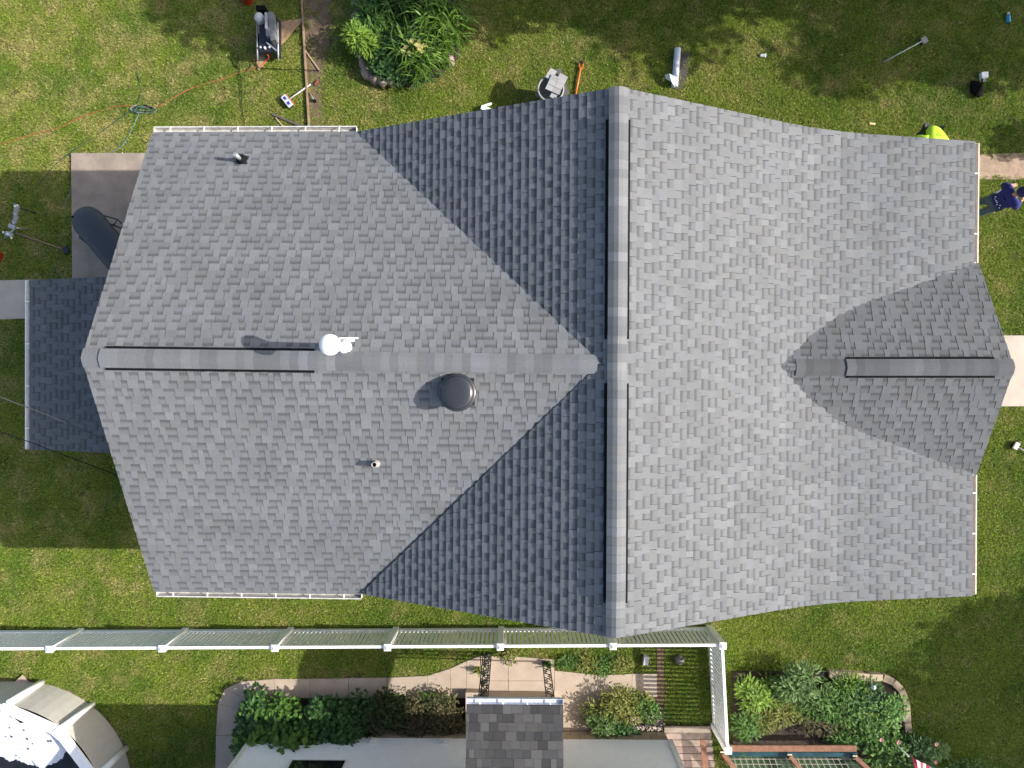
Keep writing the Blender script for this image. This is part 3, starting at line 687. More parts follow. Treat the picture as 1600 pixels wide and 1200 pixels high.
for i in range(len(cov)):
    a, c_ = cov[i], cov[(i + 1) % len(cov)]
    for k in range(5):
        t_ = k / 5; fine_.append((a[0] + (c_[0] - a[0]) * t_ + rg.uniform(-1.3, 1.3), a[1] + (c_[1] - a[1]) * t_ + rg.uniform(-1.3, 1.3)))
pl = [P(x, y, .93) for x, y in fine_]; cc = sum(pl, Vector()) / len(pl)
rings = 7; vv_ = [cc + Vector((0, 0, .03))]; ff = []
for r in range(1, rings + 1):
    for p in pl:
        q = cc.lerp(p, r / rings); vv_.append(q + Vector((0, 0, (.012 * math.sin(q.x * 5) * math.cos(q.y * 6 + q.x) if r < rings else -.015))))
m_ = len(pl)
for k in range(m_): ff.append((0, 1 + k, 1 + (k + 1) % m_))
for r in range(rings - 1):
    for k in range(m_): ff.append((1 + r * m_ + k, 1 + (r + 1) * m_ + k, 1 + (r + 1) * m_ + (k + 1) % m_, 1 + r * m_ + (k + 1) % m_))
b.mesh(vv_, ff, smooth=True); b.build('cover_sheet', mat('white_pool_sheet', (.60, .63, .68), .35, var=.10, scale=2.5, fine=.05, fscale=25, bump=.3, bscale=6), pool)
b = MB()
for i in range(14):
    q = P(rg.uniform(-5, 98), rg.uniform(1135, 1190), .955); b.ico(q, (rg.uniform(.012, .035), rg.uniform(.012, .03), .008), .4, rg)
b.build('leaf_debris', M_mulch, pool, ntag=dict(kind='stuff'))
t = thing('broken_board', P(28, 1070), 'short broken grey board lying on soil beside the pool', 'board')
b = MB(); b.bar(P(17, 1081, .10), P(40, 1060, .06), .22, .03, col=(1.3, 1.3, 1.3)); b.build('plank', M_greywood, t)
sheet('pool_edge_soil', [(-20, 1066), (30, 1056), (60, 1068), (110, 1078), (150, 1106), (200, 1160), (215, 1240), (150, 1240), (100, 1150), (-20, 1110)], M_dirt, -.03, .011, excl=False)

# ------------------------------------------------------------------ plants
def leaf_mat(name, col, isl=.35, trans=.3, rough=.55): return mat(name, col, rough, var=.15, scale=3, trans=trans, island=isl, spec=.3)
L_dark = leaf_mat('leaf_dark_green', (0.049, 0.114, 0.031)); L_mid = leaf_mat('leaf_mid_green', (0.085, 0.176, 0.031)); L_lime = leaf_mat('leaf_lime', (.175, .285, .036)); L_brown = leaf_mat('leaf_brownish', (0.098, 0.088, 0.039), .5)
L_blue = leaf_mat('leaf_grey_green', (.125, .205, .060)); L_yel = leaf_mat('leaf_yellow_green', (.20, .215, .048)); L_strap = leaf_mat('leaf_strap', (.130, .235, .034), .45, .35, .4); L_tree = leaf_mat('tree_leaf', (0.065, 0.130, 0.026)); L_dry = leaf_mat('leaf_dry', (0.546, 0.468, 0.182), .3); L_vine = leaf_mat('leaf_vine', (.125, .25, .05))
M_bark = mat('bark', (.10, .075, .055), .95, var=.3, scale=8)
def leaf(b, p, d, L, w, rg, nrm=None):
    d = d.normalized(); s = d.cross(nrm if nrm is not None else Vector((rg.uniform(-.4, .4), rg.uniform(-.4, .4), 1)))
    if s.length < 1e-3: s = Vector((1, 0, 0))
    s.normalize(); m1 = p + d * L * .45; tip = p + d * L - Vector((0, 0, L * .15)); i = len(b.v)
    b.v += [tuple(p), tuple(m1 + s * w), tuple(tip), tuple(m1 - s * w)]; b.f += [(i, i + 1, i + 2), (i, i + 2, i + 3)]; b.c += [[(1, 1, 1)] * 3] * 2; b.m += [b.mi] * 2; b.sm += [False] * 2
def stem(b, p, q, r): b.tube([p, q], [r, r * .5], 5, caps=False)
def mound(name, px, py, rx, ry, h, nl, ls, m, label, cat='shrub', group=None, seed=0, aspect=.42, droop=.3, z0=0, rough=.25):
    "bushy plant: stems inside, leaves spread unevenly through a lumpy dome"
    rg = random.Random(seed * 31 + int(px * 7 + py)); c = P(px, py, z0); t = thing(name, c, label, cat, group)
    lob = [(rg.uniform(0, 6.28), rg.uniform(.2, .75), rg.uniform(.35, .6), rg.uniform(.6, 1.05)) for _ in range(9)] + [(0, 0, .55, 1.0)]
    b = MB()
    for i in range(nl):
        a, rr, lr, lh = rg.choice(lob); th = rg.uniform(0, 6.28); ph = math.acos(rg.uniform(-.15, 1)); rad = lr * (rg.random() ** .45)
        off = Vector((math.cos(a) * rr + math.cos(th) * math.sin(ph) * rad, math.sin(a) * rr + math.sin(th) * math.sin(ph) * rad, lh * .55 + math.cos(ph) * rad * .85))
        p = c + Vector((off.x * rx, off.y * ry, max(.02, off.z * h)))
        d = Vector((math.cos(th), math.sin(th), rg.uniform(-droop, .5)))
        leaf(b, p, d, ls * rg.uniform(.6, 1.25), ls * aspect * rg.uniform(.7, 1.2), rg)
    b.build('foliage', m, t, fix=False)
    b = MB()
    for i in range(7):
        a, rr, lr, lh = lob[i]; stem(b, c, c + Vector((math.cos(a) * rr * rx * .9, math.sin(a) * rr * ry * .9, h * lh * .6)), .012)
    b.build('stems', M_bark, t); return t
def strap(name, px, py, R, H, nb, m, label, cat='plant', group=None, seed=1, w=.016, z0=0):
    "clump of long arching strap leaves"
    rg = random.Random(seed * 17 + int(px)); c = P(px, py, z0); t = thing(name, c, label, cat, group); b = MB()
    for i in range(nb):
        a = rg.uniform(0, 6.28); r = R * rg.uniform(.55, 1.1); hh = H * rg.uniform(.6, 1.1); a2 = rg.uniform(0, 6.28); p0 = c + Vector((math.cos(a2), math.sin(a2), 0)) * R * .42 * rg.random() ** .6; a += rg.uniform(-.5, .5); r *= .85; d = Vector((math.cos(a), math.sin(a), 0)); s = Vector((-d.y, d.x, 0)); ww = w * rg.uniform(.7, 1.3); tw = rg.uniform(-.3, .3)
        prev = None; i0 = len(b.v)
        for k in range(6):
            t_ = k / 5; z = hh * (1 - (1.0 - 1.55 * t_) ** 2) if t_ > 0 else 0; z = max(z, .03) if t_ > .5 else max(z, 0)
            q = p0 + d * (r * t_ ** 1.15) + s * (tw * r * t_ ** 2) + Vector((0, 0, z)); wd = ww * (1 - t_ ** 2.2) + .0015
            b.v += [tuple(q - s * wd), tuple(q + s * wd + Vector((0, 0, .004)))]
        for k in range(5):
            j = i0 + 2 * k; b.f.append((j, j + 1, j + 3, j + 2)); b.c.append([(1, 1, 1)] * 4); b.m.append(0); b.sm.append(False)
    b.build('leaves', m, t, fix=False)
    b = MB(); b.ico(c + Vector((0, 0, .03)), (.09, .09, .07), .2, rg, sub=1); b.build('crown', L_mid, t); return t
# the flower bed at the top
bed = [(556, -30), (560, 50), (565, 105), (590, 130), (640, 137), (690, 118), (716, 90), (722, 40), (712, -30)]
sheet('flower_bed_soil', bed, M_mulch, -.05, .16)
fbw = thing('rock_border', P(575, 110), 'rough grey rock border around the flower bed by the dirt strip', 'rock edging')
rg = random.Random(3)
for i, (x, y, s_) in enumerate([(558, -15, .2), (558, 8, .22), (560, 28, .2), (562, 48, .2), (563, 66, .18), (566, 84, .17), (569, 100, .17), (574, 114, .2), (584, 123, .2), (598, 126, .17), (612, 128, .15), (703, 95, .17)]):
    b = MB(); k = rg.uniform(.8, 1.3); b.ico(P(x, y, .1), (s_ * rg.uniform(.6, .9), s_ * rg.uniform(.6, 1), .17), .14, rg, col=(k * 1.08, k, k * .95), sub=1); b.build('rock', M_stone, fbw)
G1 = 'daylily clumps in the top flower bed'
L_sd = leaf_mat('leaf_strap_dark', (.06, .13, .028), .4)
for i, (x, y, R, H, nb_, m, lab, w_) in enumerate([
    (688, 30, .95, .75, 150, L_strap, 'largest daylily clump, at the upper right of the flower bed', .018),
    (700, 62, .7, .6, 110, L_strap, 'bright daylily clump drooping over the right side of the flower bed', .013),
    (650, 92, .75, .6, 100, L_strap, 'daylily clump in the middle of the lower flower bed', .019),
    (628, 84, .62, .55, 80, L_sd, 'dark daylily clump left of the wilted pale leaves', .014),
    (658, 112, .55, .4, 80, L_strap, 'daylily clump leaning over the lower tip of the flower bed', .017),
    (622, 10, .75, .7, 110, L_sd, 'dark daylily clump at the top edge of the flower bed', .014),
    (655, 8, .7, .65, 100, L_strap, 'daylily clump at the top edge between the dark and the largest clump', .013),
    (690, 96, .5, .42, 80, L_strap, 'small daylily clump beside the right rocks of the flower bed', .012)]):
    strap('daylily', x, y, R, H, nb_, m, lab, group=G1, seed=3 + i, z0=.15, w=w_)
mound('groundcover', 640, 115, .55, .32, .4, 900, .10, L_dark, 'dark leafy groundcover at the bottom edge of the flower bed', 'plant', seed=97, aspect=.25, z0=.1)
mound('groundcover', 625, 45, .5, .4, .35, 600, .10, L_mid, 'low mixed green plants in the centre of the flower bed', 'plant', seed=98, aspect=.25, z0=.12)
mound('feathery_shrub', 572, 72, .42, .42, .7, 900, .14, L_lime, 'bright lime feathery shrub at the left corner of the flower bed', 'shrub', seed=2, aspect=.13, z0=.1)
mound('fern', 590, 12, .6, .6, .6, 900, .18, L_mid, 'soft green fern clump at top left of the flower bed', 'fern', seed=3, aspect=.16, z0=.1)
mound('groundcover', 600, 105, .55, .42, .4, 900, .09, L_dark, 'dark leafy groundcover in the lower left of the flower bed', 'plant', seed=4, z0=.12)
mound('sage_plant', 665, 70, .5, .45, .5, 700, .13, L_blue, 'grey green leafy plant between the daylily clumps', 'plant', seed=5, aspect=.2, z0=.12)
mound('groundcover', 592, 50, .5, .5, .42, 700, .09, L_mid, 'mid green groundcover between lime shrub and fern', 'plant', seed=8, z0=.12)
mound('wilted_plant', 651, 92, .22, .16, .72, 45, .16, L_dry, 'pale yellow wilted leaves in the middle of the flower bed', 'plant', seed=6, z0=.12)
# ivy hedge along the neighbour's wall
hg = 'plants along the neighbour wall'
for i, (x, y, rx, ry, h, nl, ls, m, lab) in enumerate([
    (402, 1117, 0.5, 0.71, .7, 900, .12, L_dark, 'dark rounded shrub at the left end of the wall planting'),
    (425, 1105, 0.55, 0.58, .72, 800, .10, L_vine, 'pale sunlit leafy plant near the bend of the walk'),
    (452, 1117, 0.55, 0.68, .85, 800, .12, L_mid, 'mid green shrub with broad leaves before the white wall'),
    (500, 1114, 0.62, 0.68, .8, 900, .11, L_dark, 'dark shrub in the canopy shadow by the walk'),
    (550, 1112, 0.62, 0.65, .75, 900, .10, L_dark, 'dark dense shrub right of the middle of the wall planting'),
    (598, 1111, 0.6, 0.63, .6, 800, .09, leaf_mat('leaf_olive', (.05, .07, .02)), 'olive leaved shrub fading into the brown vines'),
    (413, 1147, 0.42, 0.58, 1.0, 600, .15, L_mid, 'broad leaved plant leaning over the white siding corner'),
    (474, 1141, 0.5, 0.55, 1.25, 600, .16, L_mid, 'tall broad leaved plant hanging over the white siding'),
    (535, 1137, 0.6, 0.53, .95, 600, .12, L_dark, 'dark bush against the white siding under the vent'),
    (394, 1159, 0.32, 0.63, .5, 500, .10, L_dark, 'low dark plant beside the shaded walk end')]):
    mound('shrub', x, y, rx, ry, h, nl, ls, m, lab, 'shrub', None, seed=i + 10)
mound('dead_vine', 652, 1118, .62, 0.6, .5, 1500, .06, L_brown, 'brown dry vine mat left of the canopy', 'vine', seed=31)
mound('dead_vine', 698, 1116, .55, 0.62, .5, 1400, .06, L_brown, 'brown dry vine mat touching the canopy side', 'vine', seed=32)
mound('vine_tip', 610, 1090, .35, .16, .35, 160, .09, L_lime, 'lime vine tips over the tan walk', 'plant', seed=33); mound('vine_tip', 682, 1088, .5, .15, .3, 220, .08, L_vine, 'pale vine tips along the walk before the canopy', 'plant', seed=34)
# bushes in the fenced corner
mound('dry_bush', 968, 1095, .78, .40, .55, 1300, .11, L_yel, 'straggly yellow green bush spilling over the gravel', 'bush', seed=41, aspect=.16, rough=.5)
mound('dry_bush', 934, 1116, .5, .4, .5, 900, .11, L_blue, 'straggly grey green bush between the tan walk and gravel', 'bush', seed=42, aspect=.16)
mound('dry_bush', 1003, 1098, .5, .35, .5, 700, .09, L_mid, 'small green bush behind the gravel by the mulch strip', 'bush', seed=43, aspect=.25)
mound('wall_shrub', 968, 1138, .45, .25, .35, 450, .08, L_dark, 'low dark shrub growing against the block foundation', 'shrub', seed=44)
strap('weed', 856, 1036, .16, .2, 26, L_mid, 'weed tuft at the foot of the right iron column', seed=9); strap('weed', 748, 1046, .16, .2, 22, L_yel, 'thin yellowish weed at the foot of the left iron column', seed=10)
for i, (x, y, k) in enumerate([(885, 1030, L_mid), (915, 1034, L_yel), (945, 1038, L_mid), (968, 1036, L_yel), (800, 1020, L_yel)]):
    mound('weeds', x, y, .32, .22, .18, 260, .09, k, ['green weeds just behind the fence, left of the tan slab', 'yellowish weeds behind the fence above the tan slab', 'green weed patch behind the fence beside its last line post', 'yellow weed patch nearest the striped picket shadows', 'yellow weeds behind the fence before the door landing'][i], 'weeds', seed=50 + i, aspect=.16)
# gravel
EXCL.append([(p.x, p.y) for p in gp([(905, 1141), (938, 1100), (1037, 1088), (1038, 1141)])])
b = MB(); rg = random.Random(9); gpoly = gp([(915, 1141), (945, 1118), (985, 1105), (1020, 1100), (1036, 1106), (1037, 1140)])
xs = [p.x for p in gpoly]; ys = [p.y for p in gpoly]
def inside(x, y, pl):
    c = False; n_ = len(pl)
    for i in range(n_):
        x1, y1 = pl[i][0], pl[i][1]; x2, y2 = pl[(i + 1) % n_][0], pl[(i + 1) % n_][1]
        if (y1 > y) != (y2 > y) and x < (x2 - x1) * (y - y1) / (y2 - y1) + x1: c = not c
    return c
k = 0
while k < 1500:
    x, y = rg.uniform(min(xs), max(xs)), rg.uniform(min(ys), max(ys))
    if inside(x, y, gpoly): 
        s_ = rg.uniform(.012, .03); q = rg.choice([.5, .9, 1.3, 2.0, 2.6]); b.ico((x, y, .03 + rg.uniform(0, .02)), (s_, s_ * .8, s_ * .6), .25, rg, col=(q, q * .97, q * .92)); k += 1
b.build('gravel', M_stone, fix=False, ntag=dict(kind='stuff'))
sheet('gravel_soil', [(905, 1141), (940, 1112), (985, 1100), (1037, 1100), (1038, 1141)], M_mulch, -.05, .022, excl=False)
# right-hand bed with block edging
sheet('garden_bed_soil', [(1143, 1048), (1350, 1048), (1395, 1056), (1412, 1080), (1415, 1145), (1345, 1180), (1143, 1180)], M_mulch, -.05, .12)
be = thing('block_border', P(1400, 1070), 'curved border of tan edging blocks around the right garden bed', 'block edging')
bp_ = [(1290, 1049), (1310, 1050), (1331, 1052), (1354, 1054), (1374, 1054.5), (1390, 1061), (1402, 1073), (1409, 1089), (1411, 1106), (1412, 1124), (1414, 1140)]
for i in range(len(bp_) - 1):
    a, c_ = P(*bp_[i]), P(*bp_[i + 1]); b = MB(); k = rnd.uniform(.8, 1.1); d = (c_ - a).normalized() * .008; b.bar(a + d + Vector((0, 0, .09)), c_ - d + Vector((0, 0, .09)), .16, .18, col=(k, k, k)); b.build('block', M_block, be, bevel=.012)
for i, (x, y, rx, ry, h, nl, ls, m, asp, lab) in enumerate([
    (1170, 1070, .45, .45, .6, 800, .11, L_lime, .2, 'lime leafy plant against the white fence in the garden bed'),
    (1240, 1062, .72, .5, .65, 900, .15, L_blue, .16, 'grey green leafy perennial at the upper left of the garden bed'),
    (1290, 1085, .7, .55, .55, 900, .15, L_mid, .15, 'mid green leafy perennial in the middle of the garden bed'),
    (1345, 1085, .65, .5, .45, 800, .12, L_dark, .25, 'dark green leafy plant inside the curved block border'),
    (1375, 1105, .45, .5, .5, 900, .08, L_vine, .4, 'pale small leaved bush beside the right edging blocks'),
    (1215, 1105, .75, .5, .4, 900, .13, L_yel, .13, 'yellowish straw coloured clump behind the lime plant'),
    (1280, 1125, .7, .4, .35, 700, .13, L_brown, .13, 'brown dry clump near the wooden frame'),
    (1165, 1130, .4, .5, .5, 600, .12, L_mid, .16, 'green plant at the fence end beside the wooden frame'),
    (1340, 1132, .5, .45, .5, 700, .10, L_mid, .3, 'mid green bush above the frame end'),
    (1375, 1165, .6, .5, .6, 900, .11, L_mid, .3, 'green bush beyond the end of the wooden frame'),
    (1415, 1170, .65, .5, .75, 1000, .11, L_dark, .25, 'dark bush behind the striped flag'),
    (1445, 1160, .35, .3, .6, 450, .10, L_blue, .2, 'grey green sprigs above the striped flag'),
    (1500, 1195, .6, .25, .4, 400, .10, L_mid, .25, 'low leafy plant right of the striped flag at the bottom edge')]):
    mound('garden_plant', x, y, rx, ry, h, nl, ls, m, lab, 'plant', None, seed=60 + i, aspect=asp, z0=.1 if x < 1400 else 0)
b = MB(); b.lathe(P(1407, 1120, .18), [(.07, 0), (.085, .05), (.06, .11), (0, .14)], 14); o = b.build('garden_lamp', M_galv, None, loc=P(1407, 1120, .18)); tag(o, 'small silver garden ornament sitting on the edging blocks', 'ornament')
b = MB(); b.ico(P(1365, 1074, .5), .055, .05, rnd, sub=1); o = b.build('glass_globe', mat('pale_glass', (.55, .60, .62), .15), None, loc=P(1365, 1074, .45)); tag(o, 'small pale globe ornament among the dark leaves', 'ornament')
for i, (x, y, rx, ry, h, nl, ls, m, asp, lab) in enumerate([
    (1205, 1082, .5, .4, .4, 600, .12, L_lime, .14, 'loose yellow green grass clump between lime plant and grey perennial'),
    (1262, 1100, .6, .4, .4, 700, .12, L_vine, .14, 'light green loose plant in the middle of the garden bed'),
    (1318, 1068, .5, .3, .35, 500, .12, L_lime, .13, 'lime grassy tuft just inside the tan edging blocks'),
    (1330, 1112, .5, .4, .4, 700, .10, L_lime, .2, 'yellow green bushy plant near the right edging blocks'),
    (1185, 1110, .45, .45, .4, 600, .13, L_yel, .12, 'straw coloured clump beside the white fence'),
    (1305, 1150, .5, .3, .4, 500, .11, L_mid, .2, 'green fern-like clump against the cedar board')]):
    mound('garden_plant', x, y, rx, ry, h, nl, ls, m, lab, 'plant', None, seed=80 + i, aspect=asp, z0=.1)
# rose blooms
for i, (x, y) in enumerate([(1404, 1160), (1463, 1163), (1377, 1156), (1462, 1191)]):
    c = P(x, y, .75); t = thing('rose_bloom', c, ['pink bloom above the dark bush left of the flag', 'dusty pink bloom at the right edge of the bush', 'small pink bloom nearest the edging blocks', 'small pink bloom beside the flag edge'][i], 'flower'); b = MB()
    for k in range(14):
        a = k * 2.4; leaf(b, c, Vector((math.cos(a), math.sin(a), .5 - k * .03)), .055, .022, rnd)
    b.build('petals', mat('pink_petal', (.45, .22, .18), .6), t, fix=False); b = MB(); b.tube([P(x, y, 0), c], .006, 5); b.build('stem', L_mid, t)
# striped flag on a stick
fl_ = thing('flag', P(1432, 1200), 'red and white striped garden flag at the bottom edge', 'flag')
b = MB(); pole0 = P(1420, 1182, 1.0); b.tube([Vector((pole0.x, pole0.y, 0)), pole0], .012, 8); b.build('flagpole', M_trim, fl_)
p00, p10, p11, p01 = P(1424, 1182, 1.0), P(1478, 1212, .95), P(1470, 1260, .6), P(1440, 1250, .6)
nS = 9
for i in range(nS):
    b = MB(); rows = []
    for t_ in (i / nS, (i + 1) / nS):
        rows.append([(p00.lerp(p10, t_)).lerp(p01.lerp(p11, t_), s_ / 8) + Vector((0, 0, .05 * math.sin(t_ * 9 + s_ * .5))) for s_ in range(9)])
    for s_ in range(8): b.face([rows[0][s_], rows[1][s_], rows[1][s_ + 1], rows[0][s_ + 1]], smooth=True)
    b.build('stripe', mat('flag_red', (.42, .04, .06), .8) if i % 2 == 0 else mat('flag_white', (.74, .66, .68), .8), fl_, fix=False)
# cedar frame with wire grid
cf = thing('raised_bed', P(1240, 1180), 'cedar framed garden bed with wire grid and teal liner at the bottom', 'raised bed')
zc_ = .55
b = MB(); b.bar(P(1136, 1169, zc_), P(1338, 1169, zc_), .14, .04); b.build('front_board', M_cedar, cf)
b = MB(); b.bar(P(1140, 1178, zc_ - .12), P(1340, 1179, zc_ - .12), .10, .02); b.build('liner', mat('teal_liner', (.018, .055, .065), .3, var=.4, scale=5), cf)
for (x0, y0, x1, y1) in [(1129, 1176, 1160, 1215), (1234, 1180, 1262, 1215), (1336, 1182, 1372, 1215)]:
    b = MB(); b.bar(P(x0, y0, zc_ - .02), P(x1, y1, zc_ - .02), .085, .09); b.build('beam', M_cedar, cf)
    b = MB(); q = P(x0, y0, 0); b.box((q.x, q.y, .21), (.09, .09, .42)); b.build('leg', M_cedar, cf)
    b = MB(); e_ = P(x0, y0, zc_ + .03); b.bar(e_ + Vector((-.05, .012, 0)), e_ + Vector((.05, .012, 0)), .03, .012); b.build('end_grain', mat('cut_wood', (.52, .45, .33), .8), cf)
b = MB()
for i in range(24): 
    b.bar(P(1138 + i * 9, 1184, zc_ - .2), P(1146 + i * 9.4, 1216, zc_ - .2), .010, .010)
for j in range(4): b.bar(P(1134, 1186 + j * 8, zc_ - .19), P(1350, 1186 + j * 8, zc_ - .19), .012, .010)
b.build('wire_grid', mat('pale_wire', (.34, .30, .24), .6), cf, ntag=dict(kind='stuff'))
b = MB(); b.prism([(p.x, p.y) for p in gp([(1136, 1180), (1344, 1182), (1370, 1230), (1150, 1230)], .2)], .12, .16); b.build('bed_soil', mat('dark_green_cover', (.035, .065, .028), .9, var=.4, scale=8), cf)
b = MB(); b.bar(P(1098, 1155, .3), P(1104, 1215, .3), .12, .04); o = b.build('cedar_plank', M_cedar, None, loc=P(1100, 1170)); tag(o, 'reddish cedar plank lying along the boardwalk beside the fence', 'plank')
EXCL.append([(p.x, p.y) for p in gp([(1130, 1165), (1345, 1165), (1370, 1230), (1130, 1230)])])

# ------------------------------------------------------------------ people
def skin(name, verts, edges, m, parent, root=0, sub=1):
    "verts: {key: (x,y,z,r)}"
    keys = list(verts); idx = {k: i for i, k in enumerate(keys)}; me = bpy.data.meshes.new(name)
    me.from_pydata([verts[k][:3] for k in keys], [(idx[a], idx[c_]) for a, c_ in edges], [])
    o = bpy.data.objects.new(name, me); C.objects.link(o); o.parent = parent; ORG[o.name] = ORG[parent.name]
    md = o.modifiers.new('skin', 'SKIN'); md.use_smooth_shade = True
    for i, k in enumerate(keys):
        r = verts[k][3]; r = r if isinstance(r, tuple) else (r, r); me.skin_vertices[0].data[i].radius = r
    me.skin_vertices[0].data[root].use_root = True
    s_ = o.modifiers.new('sub', 'SUBSURF'); s_.levels = sub; s_.render_levels = sub
    me.materials.append(m); return o
M_skin = mat('skin', (.35, .19, .12), .6, var=.05); M_hair = mat('dark_hair', (.010, .009, .009), .6)
def person(loc, rot, J, label, shirt, trousers, shoes, head_cover=None):
    root = thing('person', loc, label, 'person'); root.rotation_euler = (0, 0, rot)
    def V(k, r): return (*J[k], r)
    body = {}
    for k, r in (('pelvis', .09), ('spine', .09), ('chest', .085), ('neck', .05), ('head', .085), ('crown', .075)): body[k] = V(k, r)
    ed = [('pelvis', 'spine'), ('spine', 'chest'), ('chest', 'neck'), ('neck', 'head'), ('head', 'crown')]
    hd = Vector(J['face']); body['nose'] = (*(Vector(J['head']) + hd * .105), .014); ed.append(('head', 'nose'))
    for s_ in ('l', 'r'):
        for k, r in (('sho', .05), ('elb', .042), ('wri', .030)): body[k + s_] = V(k + s_, r)
        for k, r in (('hip', .09), ('knee', .058), ('ank', .042), ('toe', .035)): body[k + s_] = V(k + s_, r)
        ed += [('chest', 'sho' + s_), ('sho' + s_, 'elb' + s_), ('elb' + s_, 'wri' + s_), ('pelvis', 'hip' + s_), ('hip' + s_, 'knee' + s_), ('knee' + s_, 'ank' + s_), ('ank' + s_, 'toe' + s_)]
        w = Vector(J['wri' + s_]); d = (w - Vector(J['elb' + s_])).normalized(); sd = d.cross(Vector((0, 0, 1)));
        if sd.length < .1: sd = Vector((1, 0, 0))
        sd.normalize(); palm = w + d * .075; body['palm' + s_] = (*palm, (.04, .018)); ed.append(('wri' + s_, 'palm' + s_))
        for f in range(4):
            o_ = (f - 1.5) * .021; L_ = (.065, .078, .074, .058)[f]; a = palm + sd * o_ + d * .02; q = a + d * L_ * .55; e_ = q + d * L_ * .4 + Vector((0, 0, -.02))
            body[f'f{f}a{s_}'] = (*a, .0095); body[f'f{f}b{s_}'] = (*q, .0085); body[f'f{f}c{s_}'] = (*e_, .0075)
            ed += [('palm' + s_, f'f{f}a{s_}'), (f'f{f}a{s_}', f'f{f}b{s_}'), (f'f{f}b{s_}', f'f{f}c{s_}')]
        a = w + d * .03 + sd * .04; body['tb' + s_] = (*a, .011); body['tc' + s_] = (*(a + d * .05 + sd * .01), .009); ed += [('wri' + s_, 'tb' + s_), ('tb' + s_, 'tc' + s_)]
    skin('body', body, ed, M_skin, root)
    sv = {k: V(k, r) for k, r in (('pelvis', (.175, .135)), ('spine', (.18, .14)), ('chest', (.21, .165)), ('nk', .07)) if k != 'nk'}; se = [('pelvis', 'spine'), ('spine', 'chest')]
    for s_ in ('l', 'r'):
        S, E_ = Vector(J['sho' + s_]), Vector(J['elb' + s_]); sv['sho' + s_] = (*S, .092); sv['sl' + s_] = (*S.lerp(E_, .95), .068); sv['cu' + s_] = (*E_.lerp(Vector(J['wri' + s_]), .85), .050); se += [('chest', 'sho' + s_), ('sho' + s_, 'sl' + s_), ('sl' + s_, 'cu' + s_)]
    skin('shirt', sv, se, shirt, root, 1)
    tv = {'pelvis': V('pelvis', .150)}; te = []
    for s_ in ('l', 'r'):
        for k, r in (('hip', .112), ('knee', .082), ('ank', .068)): tv[k + s_] = V(k + s_, r)
        te += [('pelvis', 'hip' + s_), ('hip' + s_, 'knee' + s_), ('knee' + s_, 'ank' + s_)]
    skin('trousers', tv, te, trousers, root)
    for s_ in ('l', 'r'):
        a, c_ = Vector(J['ank' + s_]), Vector(J['toe' + s_]); h_ = a - (c_ - a) * .35; h_.z = c_.z
        skin('shoe', {'h': (*h_, .045), 'm': (*h_.lerp(c_, .55), .048), 't': (*c_, .042)}, [('h', 'm'), ('m', 't')], shoes, root)
    h = Vector(J['head']); cr = Vector(J['crown']); ax = (cr - h).normalized(); q = ax.to_track_quat('Z', 'Y').to_matrix()
    b = MB(); base = ORG[root.name] + h
    b.lathe(base + ax * .03 - hd * .012, [(.105, -.03), (.112, .02), (.105, .07), (.08, .115), (.045, .137), (0, .145)], 18, axis=q)
    if head_cover:
        b.lathe(base + ax * .045 + hd * .09, [(.075, -.004), (.085, 0), (.075, .008), (0, .012)], 14, axis=q); b.build('cap', head_cover, root)
    else: b.build('hair', M_hair, root)
    return root
M_navy = mat('navy_shirt', (.011, .014, .125), .8, var=.1, scale=12); M_jeans = mat('grey_blue_jeans', (.055, .085, .12), .85, var=.15, scale=15); M_shoe = mat('dark_shoe', (.03, .027, .025), .7)
M_lime = mat('hi_vis_lime', (.52, .80, .045), .7, var=.08, scale=10)
J1 = dict(pelvis=(0, 0, .95), spine=(0, .0, 1.15), chest=(0, .02, 1.36), neck=(0, .04, 1.50), head=(0, .07, 1.61), crown=(0, .08, 1.70), face=(0, 1, -.1),
          shol=(-.19, .01, 1.42), elbl=(-.29, .10, 1.16), wril=(-.20, .33, 1.10), shor=(.19, .01, 1.42), elbr=(.28, .14, 1.17), wrir=(.18, .36, 1.14),
          hipl=(-.095, 0, .90), kneel=(-.11, .12, .48), ankl=(-.11, .06, .09), toel=(-.12, .21, .04), hipr=(.095, 0, .90), kneer=(.11, -.02, .48), ankr=(.11, -.16, .10), toer=(.12, -.02, .04))
f1 = P(1514, 331)
p1 = person(f1, math.radians(-65), J1, 'person in navy shirt, cap and jeans standing at the right roof edge', M_navy, M_jeans, M_shoe, mat('navy_cap', (.012, .014, .085), .75))
b = MB(); rg = random.Random(12)      # worn white print on the back of the shirt, read only as strokes
o_ = ORG[p1.name]
for i in range(7):
    z = 1.14 + rg.uniform(-.02, .03); x = -.13 + i * .042; b.bar(o_ + Vector((x, -.158 + .02 * abs(i - 3) * .4, z)), o_ + Vector((x + rg.uniform(.015, .03), -.158 + .02 * abs(i - 3) * .4, z + rg.uniform(-.03, .05))), .006, .018, up=Vector((0, -1, 0)))
b.build('shirt_print', M_white, p1)
J2 = dict(pelvis=(0, -.18, .92), spine=(0, -.02, 1.09), chest=(0, .16, 1.20), neck=(0, .31, 1.25), head=(0, .40, 1.22), crown=(0, .48, 1.22), face=(0, .25, -1),
          shol=(-.19, .18, 1.22), elbl=(-.34, .22, 1.02), wril=(-.26, .42, .86), shor=(.19, .18, 1.22), elbr=(.40, .10, 1.10), wrir=(.42, .30, .92),
          hipl=(-.095, -.16, .88), kneel=(-.14, -.05, .47), ankl=(-.15, -.12, .09), toel=(-.17, .04, .04), hipr=(.095, -.16, .88), kneer=(.14, -.02, .47), ankr=(.15, -.10, .10), toer=(.17, .06, .04))
f2 = P(1417, 237)
